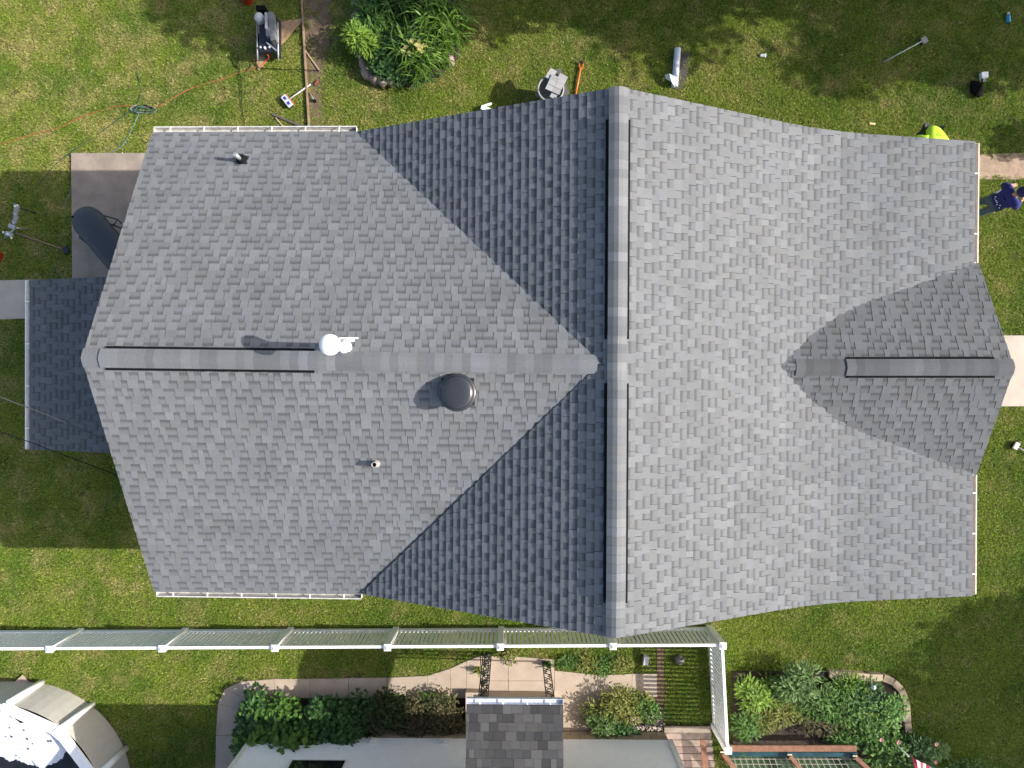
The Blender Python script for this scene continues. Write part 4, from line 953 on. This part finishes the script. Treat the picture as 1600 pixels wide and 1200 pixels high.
p2_ = person(f2, math.radians(170), J2, 'person in bright lime shirt bending beside the upper right roof edge', M_lime, mat('dark_trousers', (.03, .03, .035), .85), M_shoe)

# ------------------------------------------------------------------ things on the grass
G_ = lambda x, y, z=0: P(x, y, z)
# grey rubbish bin with shingle scraps
c = G_(858, 158); t = thing('rubbish_bin', c, 'round grey rubbish bin standing by the dark roof edge', 'rubbish bin')
M_bin = mat('bin_grey_green', (.26, .28, .27), .5, var=.08)
b = MB(); b.lathe(c, [(.20, .0), (.27, .66), (.30, .66), (.30, .71), (.262, .71), (.255, .45), (.0, .44)], 32); b.build('bin_body', M_bin, t)
for a in (0.3, 3.44):
    b = MB(); q = c + Vector((math.cos(a) * .295, math.sin(a) * .295, .60)); b.tube([q + Vector((-.02, .07, 0)), q + Vector((math.cos(a) * .05, math.sin(a) * .05, 0)), q + Vector((.02, -.07, 0))], .012, 6); b.build('handle', M_bin, t)
rg = random.Random(2)
for i, (x, y, w, l, a, z, k, lab) in enumerate([(868, 132, .34, .36, -.42, .80, .34, 'square pale shingle scrap on top of the rubbish bin'), (861, 116, .16, .24, -.55, .77, .36, 'small light shingle scrap at the top of the bin pile'), (867, 146, .14, .24, -.5, .77, .36, 'small light shingle scrap at the bottom of the bin pile'), (878, 124, .20, .22, -.45, .76, .33, 'shingle scrap sticking out at the right of the bin pile')]):
    b = MB(); cc = P(x, y, z); M = Matrix.Rotation(a, 3, 'Z'); nn = 2 if i == 0 else 1
    for u in range(nn):
        for v_ in range(3 if i == 0 else 1):
            ww, ll = w / nn, l / (3 if i == 0 else 1); k2 = k * rg.uniform(.9, 1.08)
            b.box(cc + M @ Vector(((u - (nn - 1) / 2) * ww, (v_ - (1 if i == 0 else 0)) * ll, .006 * (v_ % 2))), (ww - .006, ll - .006, .012), a, col=(k2, k2, k2 * 1.01))
    o = b.build('shingle_scrap', M_sh, None, loc=cc); tag(o, lab, 'shingle scrap', 'shingle scraps in the rubbish bin')
b = MB(); b.bar(P(866, 110, .72), P(880, 150, .62), .3, .02, col=(.1, .1, .1)); o = b.build('shingle_scrap', M_sh, None, loc=P(874, 128, .7)); tag(o, 'dark lower shingle scrap under the pile in the bin', 'shingle scrap', 'shingle scraps in the rubbish bin')
# orange pry bar
t = thing('pry_bar', G_(905, 122), 'long orange roofing pry bar lying against the dark roof edge', 'pry bar')
b = MB(); b.tube([G_(899, 150, .05), G_(907, 108, .07)], .022, 8); b.build('shaft', M_orange, t)
b = MB(); q = G_(908.5, 103, .07)
for s_ in (-1, 1): b.bar(q + Vector((s_ * .035, -.06, 0)), q + Vector((s_ * .05, .06, .0)), .022, .03)
b.bar(q + Vector((-.045, -.06, 0)), q + Vector((.045, -.06, 0)), .03, .03); b.build('head', M_orange, t)
b = MB(); b.box(q + Vector((0, .075, .01)), (.08, .05, .04)); b.build('claw', M_blackmetal, t)
# underlayment roll
t = thing('underlayment_roll', G_(1058, 108), 'roll of white backed underlayment part unrolled on grass', 'roll')
b = MB(); r0, r1 = G_(1059, 76, .075), G_(1054, 136, .075); b.tube([r0, r1], .075, 20); b.build('roll', mat('pale_blue_white', (.62, .66, .74), .5, var=.05), t)
b = MB(); q = [G_(1058, 80, .03), G_(1079, 80, .015), G_(1077, 98, .015), G_(1072, 125, .015), G_(1066, 140, .02), G_(1054, 139, .03)]
EXCL.append([(p.x, p.y) for p in q]); b.prism([(p.x, p.y) for p in q], .008, .016); b.build('sheet', mat('dark_felt', (.062, .058, .052), .85, var=.08), t)
b = MB(); q = G_(1047, 123, .1); b.mesh([q + Vector(v_) for v_ in ((-.14, .05, .08), (-.05, .06, .14), (.1, .03, .08), (.11, -.2, .02), (.02, -.12, .1), (-.1, -.02, .03))], [(0, 1, 5), (1, 4, 5), (1, 2, 4), (2, 3, 4)]); b.build('torn_wrapper', mat('wrapper_white', (.66, .70, .78), .4), t, fix=False)
# small litter
b = MB(); b.box(G_(1363, 193.5, .02), (.13, .045, .03), -.12); o = b.build('wood_offcut', mat('pale_wood', (.62, .50, .25), .8), None, loc=G_(1363, 193.5)); tag(o, 'short pale yellow wood offcut on grass near the roof', 'wood offcut')
q = G_(1191, 88); t = thing('plastic_cup', q, 'crushed clear plastic cup on the grass right of the roll', 'cup'); b = MB(); ax = Matrix.Rotation(math.pi / 2, 3, 'Y')
b.lathe(q + Vector((-.06, 0, .04)), [(.03, 0), (.036, .05), (.042, .10), (.046, .11)], 12, axis=ax); b.build('cup_body', mat('clear_plastic', (.62, .66, .66), .2), t)
b = MB(); b.lathe(q + Vector((.05, .0, .04)), [(.047, 0), (.047, .012)], 12, axis=ax); b.build('rim', M_white, t)
q = G_(1573, 29); t = thing('bottle', q, 'blue plastic bottle lying in the shaded grass at top right', 'bottle'); b = MB(); ay = Matrix.Rotation(-math.pi / 2, 3, 'X')
M_blue = mat('cyan_plastic', (.04, .30, .46), .25)
b.lathe(q + Vector((0, -.12, .05)), [(.04, 0), (.048, .02), (.048, .15), (.02, .19)], 14, axis=ay); b.build('bottle_body', M_blue, t); b = MB(); b.lathe(q + Vector((0, .075, .05)), [(.024, 0), (.024, .035)], 10, axis=ay); b.build('bottle_cap', M_white, t)
q = G_(1523, 140); t = thing('tool_pouch', q, 'black tool pouch on grass below the white carton', 'tool pouch'); b = MB()
b.ico(q + Vector((0, -.02, .08)), (.13, .22, .09), .12, rnd, sub=1); b.build('pouch', M_black, t); b = MB(); b.tube([q + Vector((-.05, -.2, .1)), q + Vector((.02, .05, .22)), q + Vector((.1, .2, .1))], .02, 6); b.build('strap', M_black, t)
q = G_(1534, 120); t = thing('carton', q, 'small white carton above the black tool pouch', 'carton'); b = MB(); b.box(q + Vector((0, .0, .06)), (.15, .13, .12), .1); b.build('box', M_white, t); b = MB(); b.box(q + Vector((0, -.10, .03)), (.13, .07, .05), .1); b.build('flap', M_grey, t)
def broom(name, head, tip, hl, hw, hm, pm, label, cat, brist=None, z=.05):
    h, e_ = G_(*head), G_(*tip); t = thing(name, h, label, cat); d = (e_ - h).normalized(); s_ = Vector((-d.y, d.x, 0)); a = math.atan2(s_.y, s_.x)
    b = MB(); b.box(h + Vector((0, 0, z + .05)), (hl, hw, .05), a); hd = b.build('head', hm, t, bevel=.008)
    b = MB(); b.tube([h + d * hw * .4 + Vector((0, 0, z + .06)), e_ + Vector((0, 0, .04))], .014, 8); b.build('handle', pm, t)
    b = MB(); b.box(h + Vector((0, 0, z - .005)) - d * .01, (hl * .95, hw * .9, .06), a); b.build('bristles', brist or M_black, t)
    return t, h, d, s_, a, z
t, h, d, s_, a, z = broom('magnetic_sweeper', (450.5, 160.5), (486, 133), .30, .13, mat('pale_lilac_plastic', (.47, .48, .56), .5), M_trim, 'magnetic sweeper with pale blue head left of the dirt strip', 'sweeper')
for k in (-1, 1):
    b = MB(); b.box(h + s_ * k * .07 + Vector((0, 0, .128)), (.07, .06, .004), a); b.build('badge', mat('navy_badge', (.02, .05, .22), .5), t)
b = MB(); b.bar(h + d * .085 - s_ * .15 + Vector((0, 0, .06)), h + d * .085 + s_ * .15 + Vector((0, 0, .06)), .02, .03); b.build('frame_bar', M_orange, t)
t, h, d, s_, a, z = broom('push_broom', (1440, 66), (1379, 98), .15, .13, M_grey, mat('greenish_pole', (.36, .42, .38), .5), 'dark headed broom with pale pole on shaded grass at upper right', 'broom')
t, h, d, s_, a, z = broom('push_broom', (1583, 696), (1640, 730), .17, .10, mat('pink_white', (.68, .58, .55), .5), M_trim, 'white headed broom on sunny grass at the right edge', 'broom')
t, h, d, s_, a, z = broom('hammer', (492.5, 158.5), (484, 146), .06, .05, M_black, M_grey, 'small black hammer lying on the dirt strip', 'hammer', z=.01)
# long timbers
def strip(name, a, c_, w, h_, m, label, cat, z=.03, group=None):
    b = MB(); b.bar(G_(*a, z), G_(*c_, z), w, h_); o = b.build(name, m, None, loc=G_(*a)); return tag(o, label, cat, group)
M_strip = mat('brown_edging', (.27, .18, .12), .85, var=.2)
strip('edging_strip', (470, -25), (483, 202), .034, .06, M_strip, 'long thin brown edging strip along the dirt strip', 'edging', z=.05)
strip('wood_lath', (475, 76), (500, 111), .03, .02, mat('pale_lath', (.40, .30, .18), .8), 'thin pale lath crossing the dirt strip', 'lath', z=.03)
strip('wood_lath', (431, 184), (447, 203), .03, .02, mat('pale_lath', (.4, .3, .2)), 'short pale lath between gutter and grey angled bar', 'lath', z=.04)
strip('metal_bar', (425, 178), (478, 200), .05, .03, mat('dark_bar', (.10, .085, .07), .7), 'dark flat bar lying at an angle beside the gutter', 'bar', z=.04)
strip('conduit_end', (482, 195), (486, 203), .05, .05, M_galv, 'bright metal conduit end at the gutter edge', 'conduit', z=.10)
# compressor on plywood
b = MB(); pw = [(405, 45), (476, 30), (404, 112), (403, 108)]; b.prism([(p.x, p.y) for p in gp([(403, 40), (477, 30), (404.5, 111), (402, 104)])], .02, .04); o = b.build('plywood_sheet', M_ply, None, loc=G_(430, 60)); tag(o, 'triangular cut plywood sheet lying under the compressor', 'plywood')
c = G_(416, 56); t = thing('compressor', G_(416, 56, .04), 'black wheeled air compressor standing on the plywood', 'compressor')
B0 = ORG[t.name]
def lc(x, y, z=0): return B0 + Vector((x, y, z))
EXCL.append([(p.x, p.y) for p in gp([(403, 40), (477, 30), (404.5, 111), (402, 104)])])
M_dk = mat('blue_black', (.018, .020, .034), .45, var=.2); M_pan = mat('panel_grey', (.16, .165, .17), .4)
def px2(x, y, z): q = P(x, y, z); return q
b = MB(); q0, q1 = px2(402, 20, .55), px2(433, 82, .55)
b.box(((q0.x + q1.x) / 2, (q0.y + q1.y) / 2, .34), (q1.x - q0.x - .06, q0.y - q1.y - .05, .40)); b.build('body', M_dk, t, bevel=.03)
b = MB(); a0, a1 = px2(406, 22, .72), px2(406, 36, .72); b.lathe((px2(406, 29, .6).x, px2(406, 29, .6).y, .52), [(.105, 0), (.105, .15), (.08, .19), (0, .20)], 16); b.build('tank_cover', mat('pale_cover', (.50, .50, .50), .35, var=.2, scale=10), t)
b = MB(); b.bar(px2(416.5, 21, .72), px2(417, 46, .72), .05, .10); b.build('top_panel', M_galv, t)
b = MB(); b.bar(px2(420, 46, .68), px2(420, 58, .68), .09, .12); b.bar(px2(424.5, 22, .62), px2(429, 66, .62), .11, .20); b.build('side_panel', M_pan, t)
for sx in (401.5, 434):
    b = MB(); b.tube([px2(sx, 36, .10), px2(sx, 36, .5), px2(sx + .5, 80, .5), px2(sx + 1, 95, .42)], .018, 8); b.build('frame_tube', M_grey if sx < 420 else M_galv, t)
b = MB(); b.tube([px2(405, 15, .3), px2(405, 15, .5), px2(414, 14, .5), px2(414, 15, .3)], .02, 8); b.box((px2(409, 15, .4).x, px2(409, 15, .4).y, .36), (.20, .10, .26)); b.build('motor', M_black, t)
for s_ in (405, 431):
    b = MB(); q = px2(s_, 62, .12); b.lathe(q + Vector((-.03, 0, 0)), [(.04, 0), (.12, 0), (.13, .02), (.12, .05), (.04, .05)], 20, axis=Matrix.Rotation(math.pi / 2, 3, 'Y')); b.build('wheel', M_black, t)
for i in range(3):
    b = MB(); q = px2(407 + i * 7, 74 + (i % 2), .56); b.lathe(q, [(.025, -.03), (.025, .03), (0, .032)], 12); b.build('gauge', M_white if i == 1 else M_galv, t)
b = MB(); b.bar(px2(416, 66, .58), px2(432, 79, .58), .025, .02); b.build('handle', M_galv, t)
b = MB(); b.bar(px2(405, 84, .2), px2(432, 85, .2), .10, .12); b.build('valve_block', mat('navy_metal', (.025, .028, .11), .4), t)
# red bucket at the top, red bucket at the left
for (x, y, lab) in ((388, 1, 'red bucket with a bluish load at the top edge above the compressor'), (-2, 401, 'red bucket on shaded grass at the left edge')):
    q = G_(x, y); t = thing('bucket', q, lab, 'bucket'); b = MB(); b.lathe(q, [(.12, 0), (.15, .30), (.16, .30), (.16, .33), (.142, .33), (.13, .22), (0, .21)], 24); b.build('pail', M_red, t)
    if x > 100:
        b = MB(); b.ico(q + Vector((-.05, .02, .26)), (.10, .09, .07), .15, rnd, sub=1); b.build('contents', mat('lilac_cloth', (.20, .16, .36), .8), t)
    b = MB(); b.tube([q + Vector((-.155, 0, .3)), q + Vector((-.1, -.14, .32)), q + Vector((.1, -.14, .32)), q + Vector((.155, 0, .3))], .006, 6); b.build('handle', M_galv, t)
# grey metal tool stand at left
t = thing('tool_stand', G_(22, 348), 'grey metal tripod tool stand on the shaded lawn at left', 'stand'); b = MB()
b.bar(G_(28, 320, .5), G_(22, 350, .5), .06, .06); b.build('beam', M_galv, t)
for (x0, y0, x1, y1) in ((27, 325, 24, 336), (26, 337, 22, 349), (14, 352, 24, 356), (9, 364, 20, 368)):
    b = MB(); b.bar(G_(x0, y0, .52), G_(x1, y1, .50), .09, .05); b.build('clamp', M_grey if y0 < 350 else M_galv, t)
for (x0, y0, x1, y1) in ((28, 324, 55, 333), (24, 356, 6, 373), (24, 356, 45, 358), (27, 321, 21, 318)):
    b = MB(); b.tube([G_(x0, y0, .48), G_(x1, y1, .02)], .016, 6); b.build('leg', M_blackmetal if x1 > 50 else M_galv, t)
for (x, y) in ((27, 321), (12, 366), (18, 372), (5, 363), (23, 322)):
    b = MB(); b.ico(G_(x, y, .55), .022, .05, rnd, sub=1); b.build('knob', M_white, t)
t = thing('wooden_pole', G_(60, 375), 'brown wooden pole with a dark end lying on shaded lawn', 'pole'); b = MB(); b.tube([G_(25, 364, .05), G_(104, 391, .04)], .016, 8); b.build('shaft', M_strip, t); b = MB(); b.box(G_(103, 391, .05), (.12, .16, .05), .3); b.build('head', M_blackmetal, t)
# barrel grill on the patio
t = thing('barbecue_grill', G_(150, 362, .05), 'dark grey barrel barbecue with round end on the shaded patio', 'barbecue'); zg = 1.0
g0, g1 = P(133, 345, zg), P(212, 437, zg); d = (g1 - g0).normalized(); s_ = Vector((-d.y, d.x, 0)); Rg = .34
M_gr = mat('charcoal_enamel', (.045, .052, .062), .5, var=.05)
def barrel(b, zc, sc, up=True):
    nT, nA = 10, 12; rows = []
    Ltot = (g1 - g0).length; st = []
    for k in range(7): a = k / 6 * math.pi / 2; st.append((-Rg * math.cos(a), Rg * math.sin(a)))
    st += [(Ltot * .5, Rg), (Ltot, Rg)]
    for off, r in st:
        row = []
        for k in range(nA + 1):
            a = math.pi * k / nA; row.append(g0 + d * off + s_ * (math.cos(a) * max(r, .001)) + Vector((0, 0, zc - g0.z + (1 if up else -1) * math.sin(a) * max(r, .001) * sc)))
        rows.append(row)
    vs_ = [p for r in rows for p in r]; w = nA + 1
    b.mesh(vs_, [(i * w + k, (i + 1) * w + k, (i + 1) * w + k + 1, i * w + k + 1) for i in range(len(rows) - 1) for k in range(nA)], smooth=True)
b = MB(); barrel(b, .90, .45); b.build('lid', M_gr, t, fix=False); b = MB(); barrel(b, .885, .9, False); b.build('firebox', M_blackmetal, t, fix=False)
for (x, y) in ((126, 357), (164, 389), (179, 380)):
    q = P(x, y, .97); b = MB(); b.lathe(q, [(.02, -.03), (.026, .02), (.02, .045), (0, .05)], 12); b.build('knob', M_white, t)
q = P(114, 339, .98); b = MB(); b.lathe(q, [(.028, -.03), (.028, .012), (0, .013)], 12); b.build('vent_hole', M_black, t)
b = MB(); r0, r1 = P(124, 371, .75), P(176, 414, .75); b.tube([r0 + s_ * -.0 + (g0 - r0) * .15, r0, r1, r1 + (g1 - r1) * .1], .013, 8); b.build('front_rail', M_blackmetal, t)
b = MB(); b.tube([P(163, 337, .8), P(184, 343, .8), P(190, 349, .8)], .014, 8); b.tube([P(184, 343, .8), P(178, 351, .8)], .012, 8); b.build('side_handle', M_blackmetal, t)
for off in (.1, .95):
    for k in (-1, 1):
        q = g0 + d * off * (g1 - g0).length + s_ * k * .24; b = MB(); b.tube([Vector((q.x, q.y, .75)), Vector((q.x, q.y, .05))], .018, 8); b.build('leg', M_blackmetal, t)

# hoses and cords
def hose(name, pts, r, m, lab, cat): return cable(name, [G_(x, y, .012 if i % 2 else .026) for i, (x, y) in enumerate(pts)], r, m, lab, cat, n=8)
hose('air_hose', [(-30, 238), (0, 226), (45, 212), (90, 200), (120, 186), (160, 172), (192, 165), (225, 168), (248, 166), (262, 158), (290, 142), (320, 131), (350, 123), (372, 114), (400, 105), (414, 92)], .012, mat('faded_orange_hose', (.32, .11, .04), .8), 'faded orange air hose running from compressor across the lawn', 'hose')
hose('garden_hose', [(60, 290), (82, 262), (110, 238), (150, 212), (180, 190), (205, 172), (218, 155), (219, 135), (214, 113)], .011, mat('dark_green_hose', (.03, .07, .05), .5), 'dark green hose looping over the grass above the patio', 'hose')
hose('cable', [(100, 320), (118, 285), (140, 258), (165, 243), (190, 228), (203, 208), (212, 188), (222, 165)], .010, mat('grey_teal_cord', (.12, .20, .20), .5), 'thin teal cord running over the patio corner', 'cord')
t = thing('hose_coil', G_(222, 170), 'tangled pile of green hose and cords on the lawn', 'hose')
for i in range(6):
    b = MB(); r = .10 + .035 * (i % 3); cx = G_(217 + 2 * i, 170 + (i % 2) * 2, .03 + .006 * i); b.tube([cx + Vector((r * 1.5 * math.cos(k / 14 * 6.28 + i), r * .55 * math.sin(k / 14 * 6.28 + i), .02 * math.sin(k * 2 + i))) for k in range(13)], .012, 6); b.build('loop', [mat('dark_green_hose', (.03, .07, .05)), mat('teal_hose', (.03, .14, .09), .5), mat('dull_hose', (.20, .21, .18), .6), mat('teal_hose', (.03, .14, .09), .5), M_black, mat('dull_hose2', (.11, .13, .11), .6)][i], t)
cable('shadow_line', [G_(372, 83, .05), G_(376, 130, .05), G_(378, 165, .05), G_(383, 203, .05)], .006, M_black, 'thin black line standing in for a shadow on grass left of the plywood, ending at the gutter', 'cord', n=6)  # black strand modelled in place of a soft shadow line on the lawn
cable('shadow_line', [G_(403, 106, .05), G_(440, 108, .05), G_(470, 109, .11), G_(500, 110, .05)], .007, M_black, 'thin black line standing in for a shadow from the plywood tip across the edging strip', 'cord', n=6)  # dark tube stands in for a cast shadow crossing grass and dirt
cable('power_lead', [P(406, 104, .3), P(413, 97, .3), P(420, 90, .35), P(417, 84, .4)], .010, M_red, 'thin red lead hanging from the compressor', 'cord', n=6)
b = MB(); b.ico(G_(494, 129, .03), (.07, .045, .02), .35, rnd, sub=1); o = b.build('red_rag', mat('dull_red_cloth', (.20, .06, .04), .9), None, loc=G_(494, 129)); tag(o, 'crumpled dull red rag on the dirt strip', 'rag')
b = MB(); b.box(G_(1009, 1031, .09), (.11, .20, .16), -.15); o = b.build('paver_stone', mat('pale_lilac_stone', (.52, .50, .52), .8), None, loc=G_(1009, 1031)); tag(o, 'small pale stone standing in the picket shadows', 'stone')
b = MB(); b.ico(G_(1061, 1031, .08), (.12, .12, .1), .2, rnd, col=(.8, .8, .8), sub=1); o = b.build('rock', M_stone, None, loc=G_(1061, 1031)); tag(o, 'grey rock on the striped green lawn behind the fence', 'rock')

# ------------------------------------------------------------------ trees outside the picture whose shade falls into it
def tree(x, y, h, r, zc_, label, nl=2600, ls=.26, seed=0, cat='tree', flat=.75):
    rg = random.Random(seed); c = Vector((x, y, 0)); t = thing('tree', c, label, cat, 'yard trees shading the lawn'); b = MB()
    b.tube([c, c + Vector((.1, .05, h * .35)), c + Vector((-.05, .1, h * .6)), c + Vector((0, 0, h * .9))], [.22, .17, .11, .04], 9)
    cl = []
    for i in range(14):
        a = rg.uniform(0, 6.28); rr = r * rg.uniform(.1, .75); zz = zc_ + rg.uniform(-.6, .6) * r * flat; q = c + Vector((math.cos(a) * rr, math.sin(a) * rr, zz)); cl.append((q, r * rg.uniform(.32, .5)))
        b.tube([c + Vector((0, 0, max(.8, zz - rr * .8))), c.lerp(q, .6) + Vector((0, 0, zz * .35)), q], [.06, .04, .015], 5)
    b.build('trunk', M_bark, t); b = MB()
    for i in range(nl):
        q, rr = rg.choice(cl); v_ = Vector((rg.gauss(0, 1), rg.gauss(0, 1), rg.gauss(0, .8))).normalized() * rr * rg.random() ** .4
        leaf(b, q + v_, Vector((rg.uniform(-1, 1), rg.uniform(-1, 1), rg.uniform(-.6, .4))), ls * rg.uniform(.7, 1.3), ls * .35, rg)
    b.build('crown', L_tree, t, fix=False)
SHADE = 1 / math.tan(SUN_EL)
def shade_tree(px, py, r, zc_, h, label, **k):
    q = G_(px, py); tree(q.x + zc_ * SHADE, q.y - .034 * zc_, h, r, zc_, label, **k)
shade_tree(1435, 0, 2.45, 5.2, 7.5, 'leafy yard tree beyond the upper right corner of the lawn', seed=1, nl=7000)
shade_tree(985, -52, 2.25, 5.0, 7, 'leafy yard tree beyond the top edge behind the roll', seed=2, nl=5500)
shade_tree(775, -62, 1.75, 4.8, 6.5, 'smaller yard tree beyond the top edge behind the flower bed', seed=3, nl=4200)
shade_tree(345, -55, 2.1, 5.0, 7, 'leafy yard tree beyond the top edge shading the red bucket', seed=4, nl=6500)
shade_tree(520, -55, 2.2, 4.6, 6.5, 'leafy yard tree beyond the top edge shading the dirt strip', seed=14, nl=6000)
shade_tree(1600, 1125, 2.45, 5.6, 8, 'large yard tree beyond the right edge shading the lower lawn', seed=5, nl=9000)
shade_tree(1765, 1070, 2.2, 5.6, 8, 'second large yard tree beyond the right edge of the lower lawn', seed=6, nl=8000)
tree(13.4, 5.55, 1.7, .55, 1.1, 'unseen low bush added beyond the right edge to shade the grass by the dirt path', nl=700, ls=.16, seed=7, cat='bush')  # added out of view only to cast the dark strip right of the roof

# ------------------------------------------------------------------ grass
rs = np.random.default_rng(4)
def tuft(i):
    n = 150; R = .13; V = np.zeros((n * 3, 3)); 
    for k in range(n):
        r = R * math.sqrt(rs.random()); a = rs.random() * 6.283; p = np.array([r * math.cos(a), r * math.sin(a), 0]); d = rs.random() * 6.283; L = rs.uniform(.030, .062); el = rs.uniform(.12, 1.1)
        s = np.array([-math.sin(d), math.cos(d), 0]) * rs.uniform(.0035, .0075); t_ = np.array([math.cos(d) * math.cos(el), math.sin(d) * math.cos(el), math.sin(el)]) * L
        V[3 * k] = p - s; V[3 * k + 1] = p + s; V[3 * k + 2] = p + t_
    me = bpy.data.meshes.new('grass_tuft'); me.from_pydata(V.tolist(), [], [(3 * k, 3 * k + 1, 3 * k + 2) for k in range(n)]); me.materials.append(BM)
    return bpy.data.objects.new('grass_tuft_%d' % i, me)
tufts = [tuft(i) for i in range(4)]
def in_poly(X, Y, pl):
    c = np.zeros(len(X), bool); n_ = len(pl)
    for i in range(n_):
        x1, y1 = pl[i]; x2, y2 = pl[(i + 1) % n_]
        if y1 == y2: continue
        c ^= ((y1 > Y) != (y2 > Y)) & (X < (x2 - x1) * (Y - y1) / (y2 - y1) + x1)
    return c
sp_ = .115; gx, gy_ = np.meshgrid(np.arange(-13.2, 13.2, sp_), np.arange(-10.2, 10.2, sp_)); X = gx.ravel() + rs.uniform(-.05, .05, gx.size); Y = gy_.ravel() + rs.uniform(-.05, .05, gx.size)
EXCL.append([(wx0 - .1, wy0 - .1), (wx1 + 1.4, wy0 - .1), (wx1 + 1.4, wy1 + .1), (wx0 - .1, wy1 + .1)]); EXCL.append([(nx0, YW), (nx1, YW), (nx1, -14), (nx0, -14)])
keep = np.ones(len(X), bool)
for pl in EXCL:
    c0_ = np.array(pl).mean(axis=0); keep &= ~in_poly(X, Y, pl)
for name, frac in (('dirt_strip', .2), ('pool_edge_soil', .35), ('mulch_strip', 0)):
    o = bpy.data.objects[name]; n_ = len(o.data.vertices) // 2; pl = [(v_.co.x, v_.co.y) for v_ in o.data.vertices[:n_]]; keep &= ~(in_poly(X, Y, pl) & (rs.random(len(X)) > frac))
X, Y = X[keep], Y[keep]; me = bpy.data.meshes.new('lawn_grass'); me.from_pydata(np.stack([X, Y, np.full(len(X), .0)], 1).tolist(), [], [])
lawn = bpy.data.objects.new('lawn_grass', me); C.objects.link(lawn); tag(lawn, kind='stuff')
ng = bpy.data.node_groups.new('grass_scatter', 'GeometryNodeTree'); ng.interface.new_socket('Geometry', in_out='INPUT', socket_type='NodeSocketGeometry'); ng.interface.new_socket('Geometry', in_out='OUTPUT', socket_type='NodeSocketGeometry')
NN, LL = ng.nodes, ng.links; gi = NN.new('NodeGroupInput'); go = NN.new('NodeGroupOutput'); iop = NN.new('GeometryNodeInstanceOnPoints'); jn = NN.new('GeometryNodeJoinGeometry')
for t_ in tufts:
    oi = NN.new('GeometryNodeObjectInfo'); oi.inputs['Object'].default_value = t_; oi.inputs['As Instance'].default_value = True; LL.new(oi.outputs['Geometry'], jn.inputs[0])
LL.new(jn.outputs[0], iop.inputs['Instance']); iop.inputs['Pick Instance'].default_value = True
r1 = NN.new('FunctionNodeRandomValue'); r1.data_type = 'FLOAT_VECTOR'; r1.inputs[0].default_value = (-.12, -.12, 0); r1.inputs[1].default_value = (.12, .12, 6.283); LL.new(r1.outputs[0], iop.inputs['Rotation'])
r2 = NN.new('FunctionNodeRandomValue'); r2.data_type = 'FLOAT'; r2.inputs[2].default_value = .75; r2.inputs[3].default_value = 1.25; r2.inputs['Seed'].default_value = 3; LL.new(r2.outputs[1], iop.inputs['Scale'])
r3 = NN.new('FunctionNodeRandomValue'); r3.data_type = 'INT'; r3.inputs[4].default_value = 0; r3.inputs[5].default_value = 3; r3.inputs['Seed'].default_value = 5; LL.new(r3.outputs[2], iop.inputs['Instance Index'])
LL.new(gi.outputs[0], iop.inputs['Points']); LL.new(iop.outputs[0], go.inputs[0])
md = lawn.modifiers.new('grass', 'NODES'); md.node_group = ng
# clover heads
b = MB(); rg = random.Random(8)
for i in range(260):
    k = rg.randrange(len(X)); b.ico((X[k], Y[k], .05), rg.uniform(.008, .014), .2, rg)
b.build('clover_flowers', mat('clover_white', (.62, .62, .55), .8), fix=False, ntag=dict(kind='stuff'))
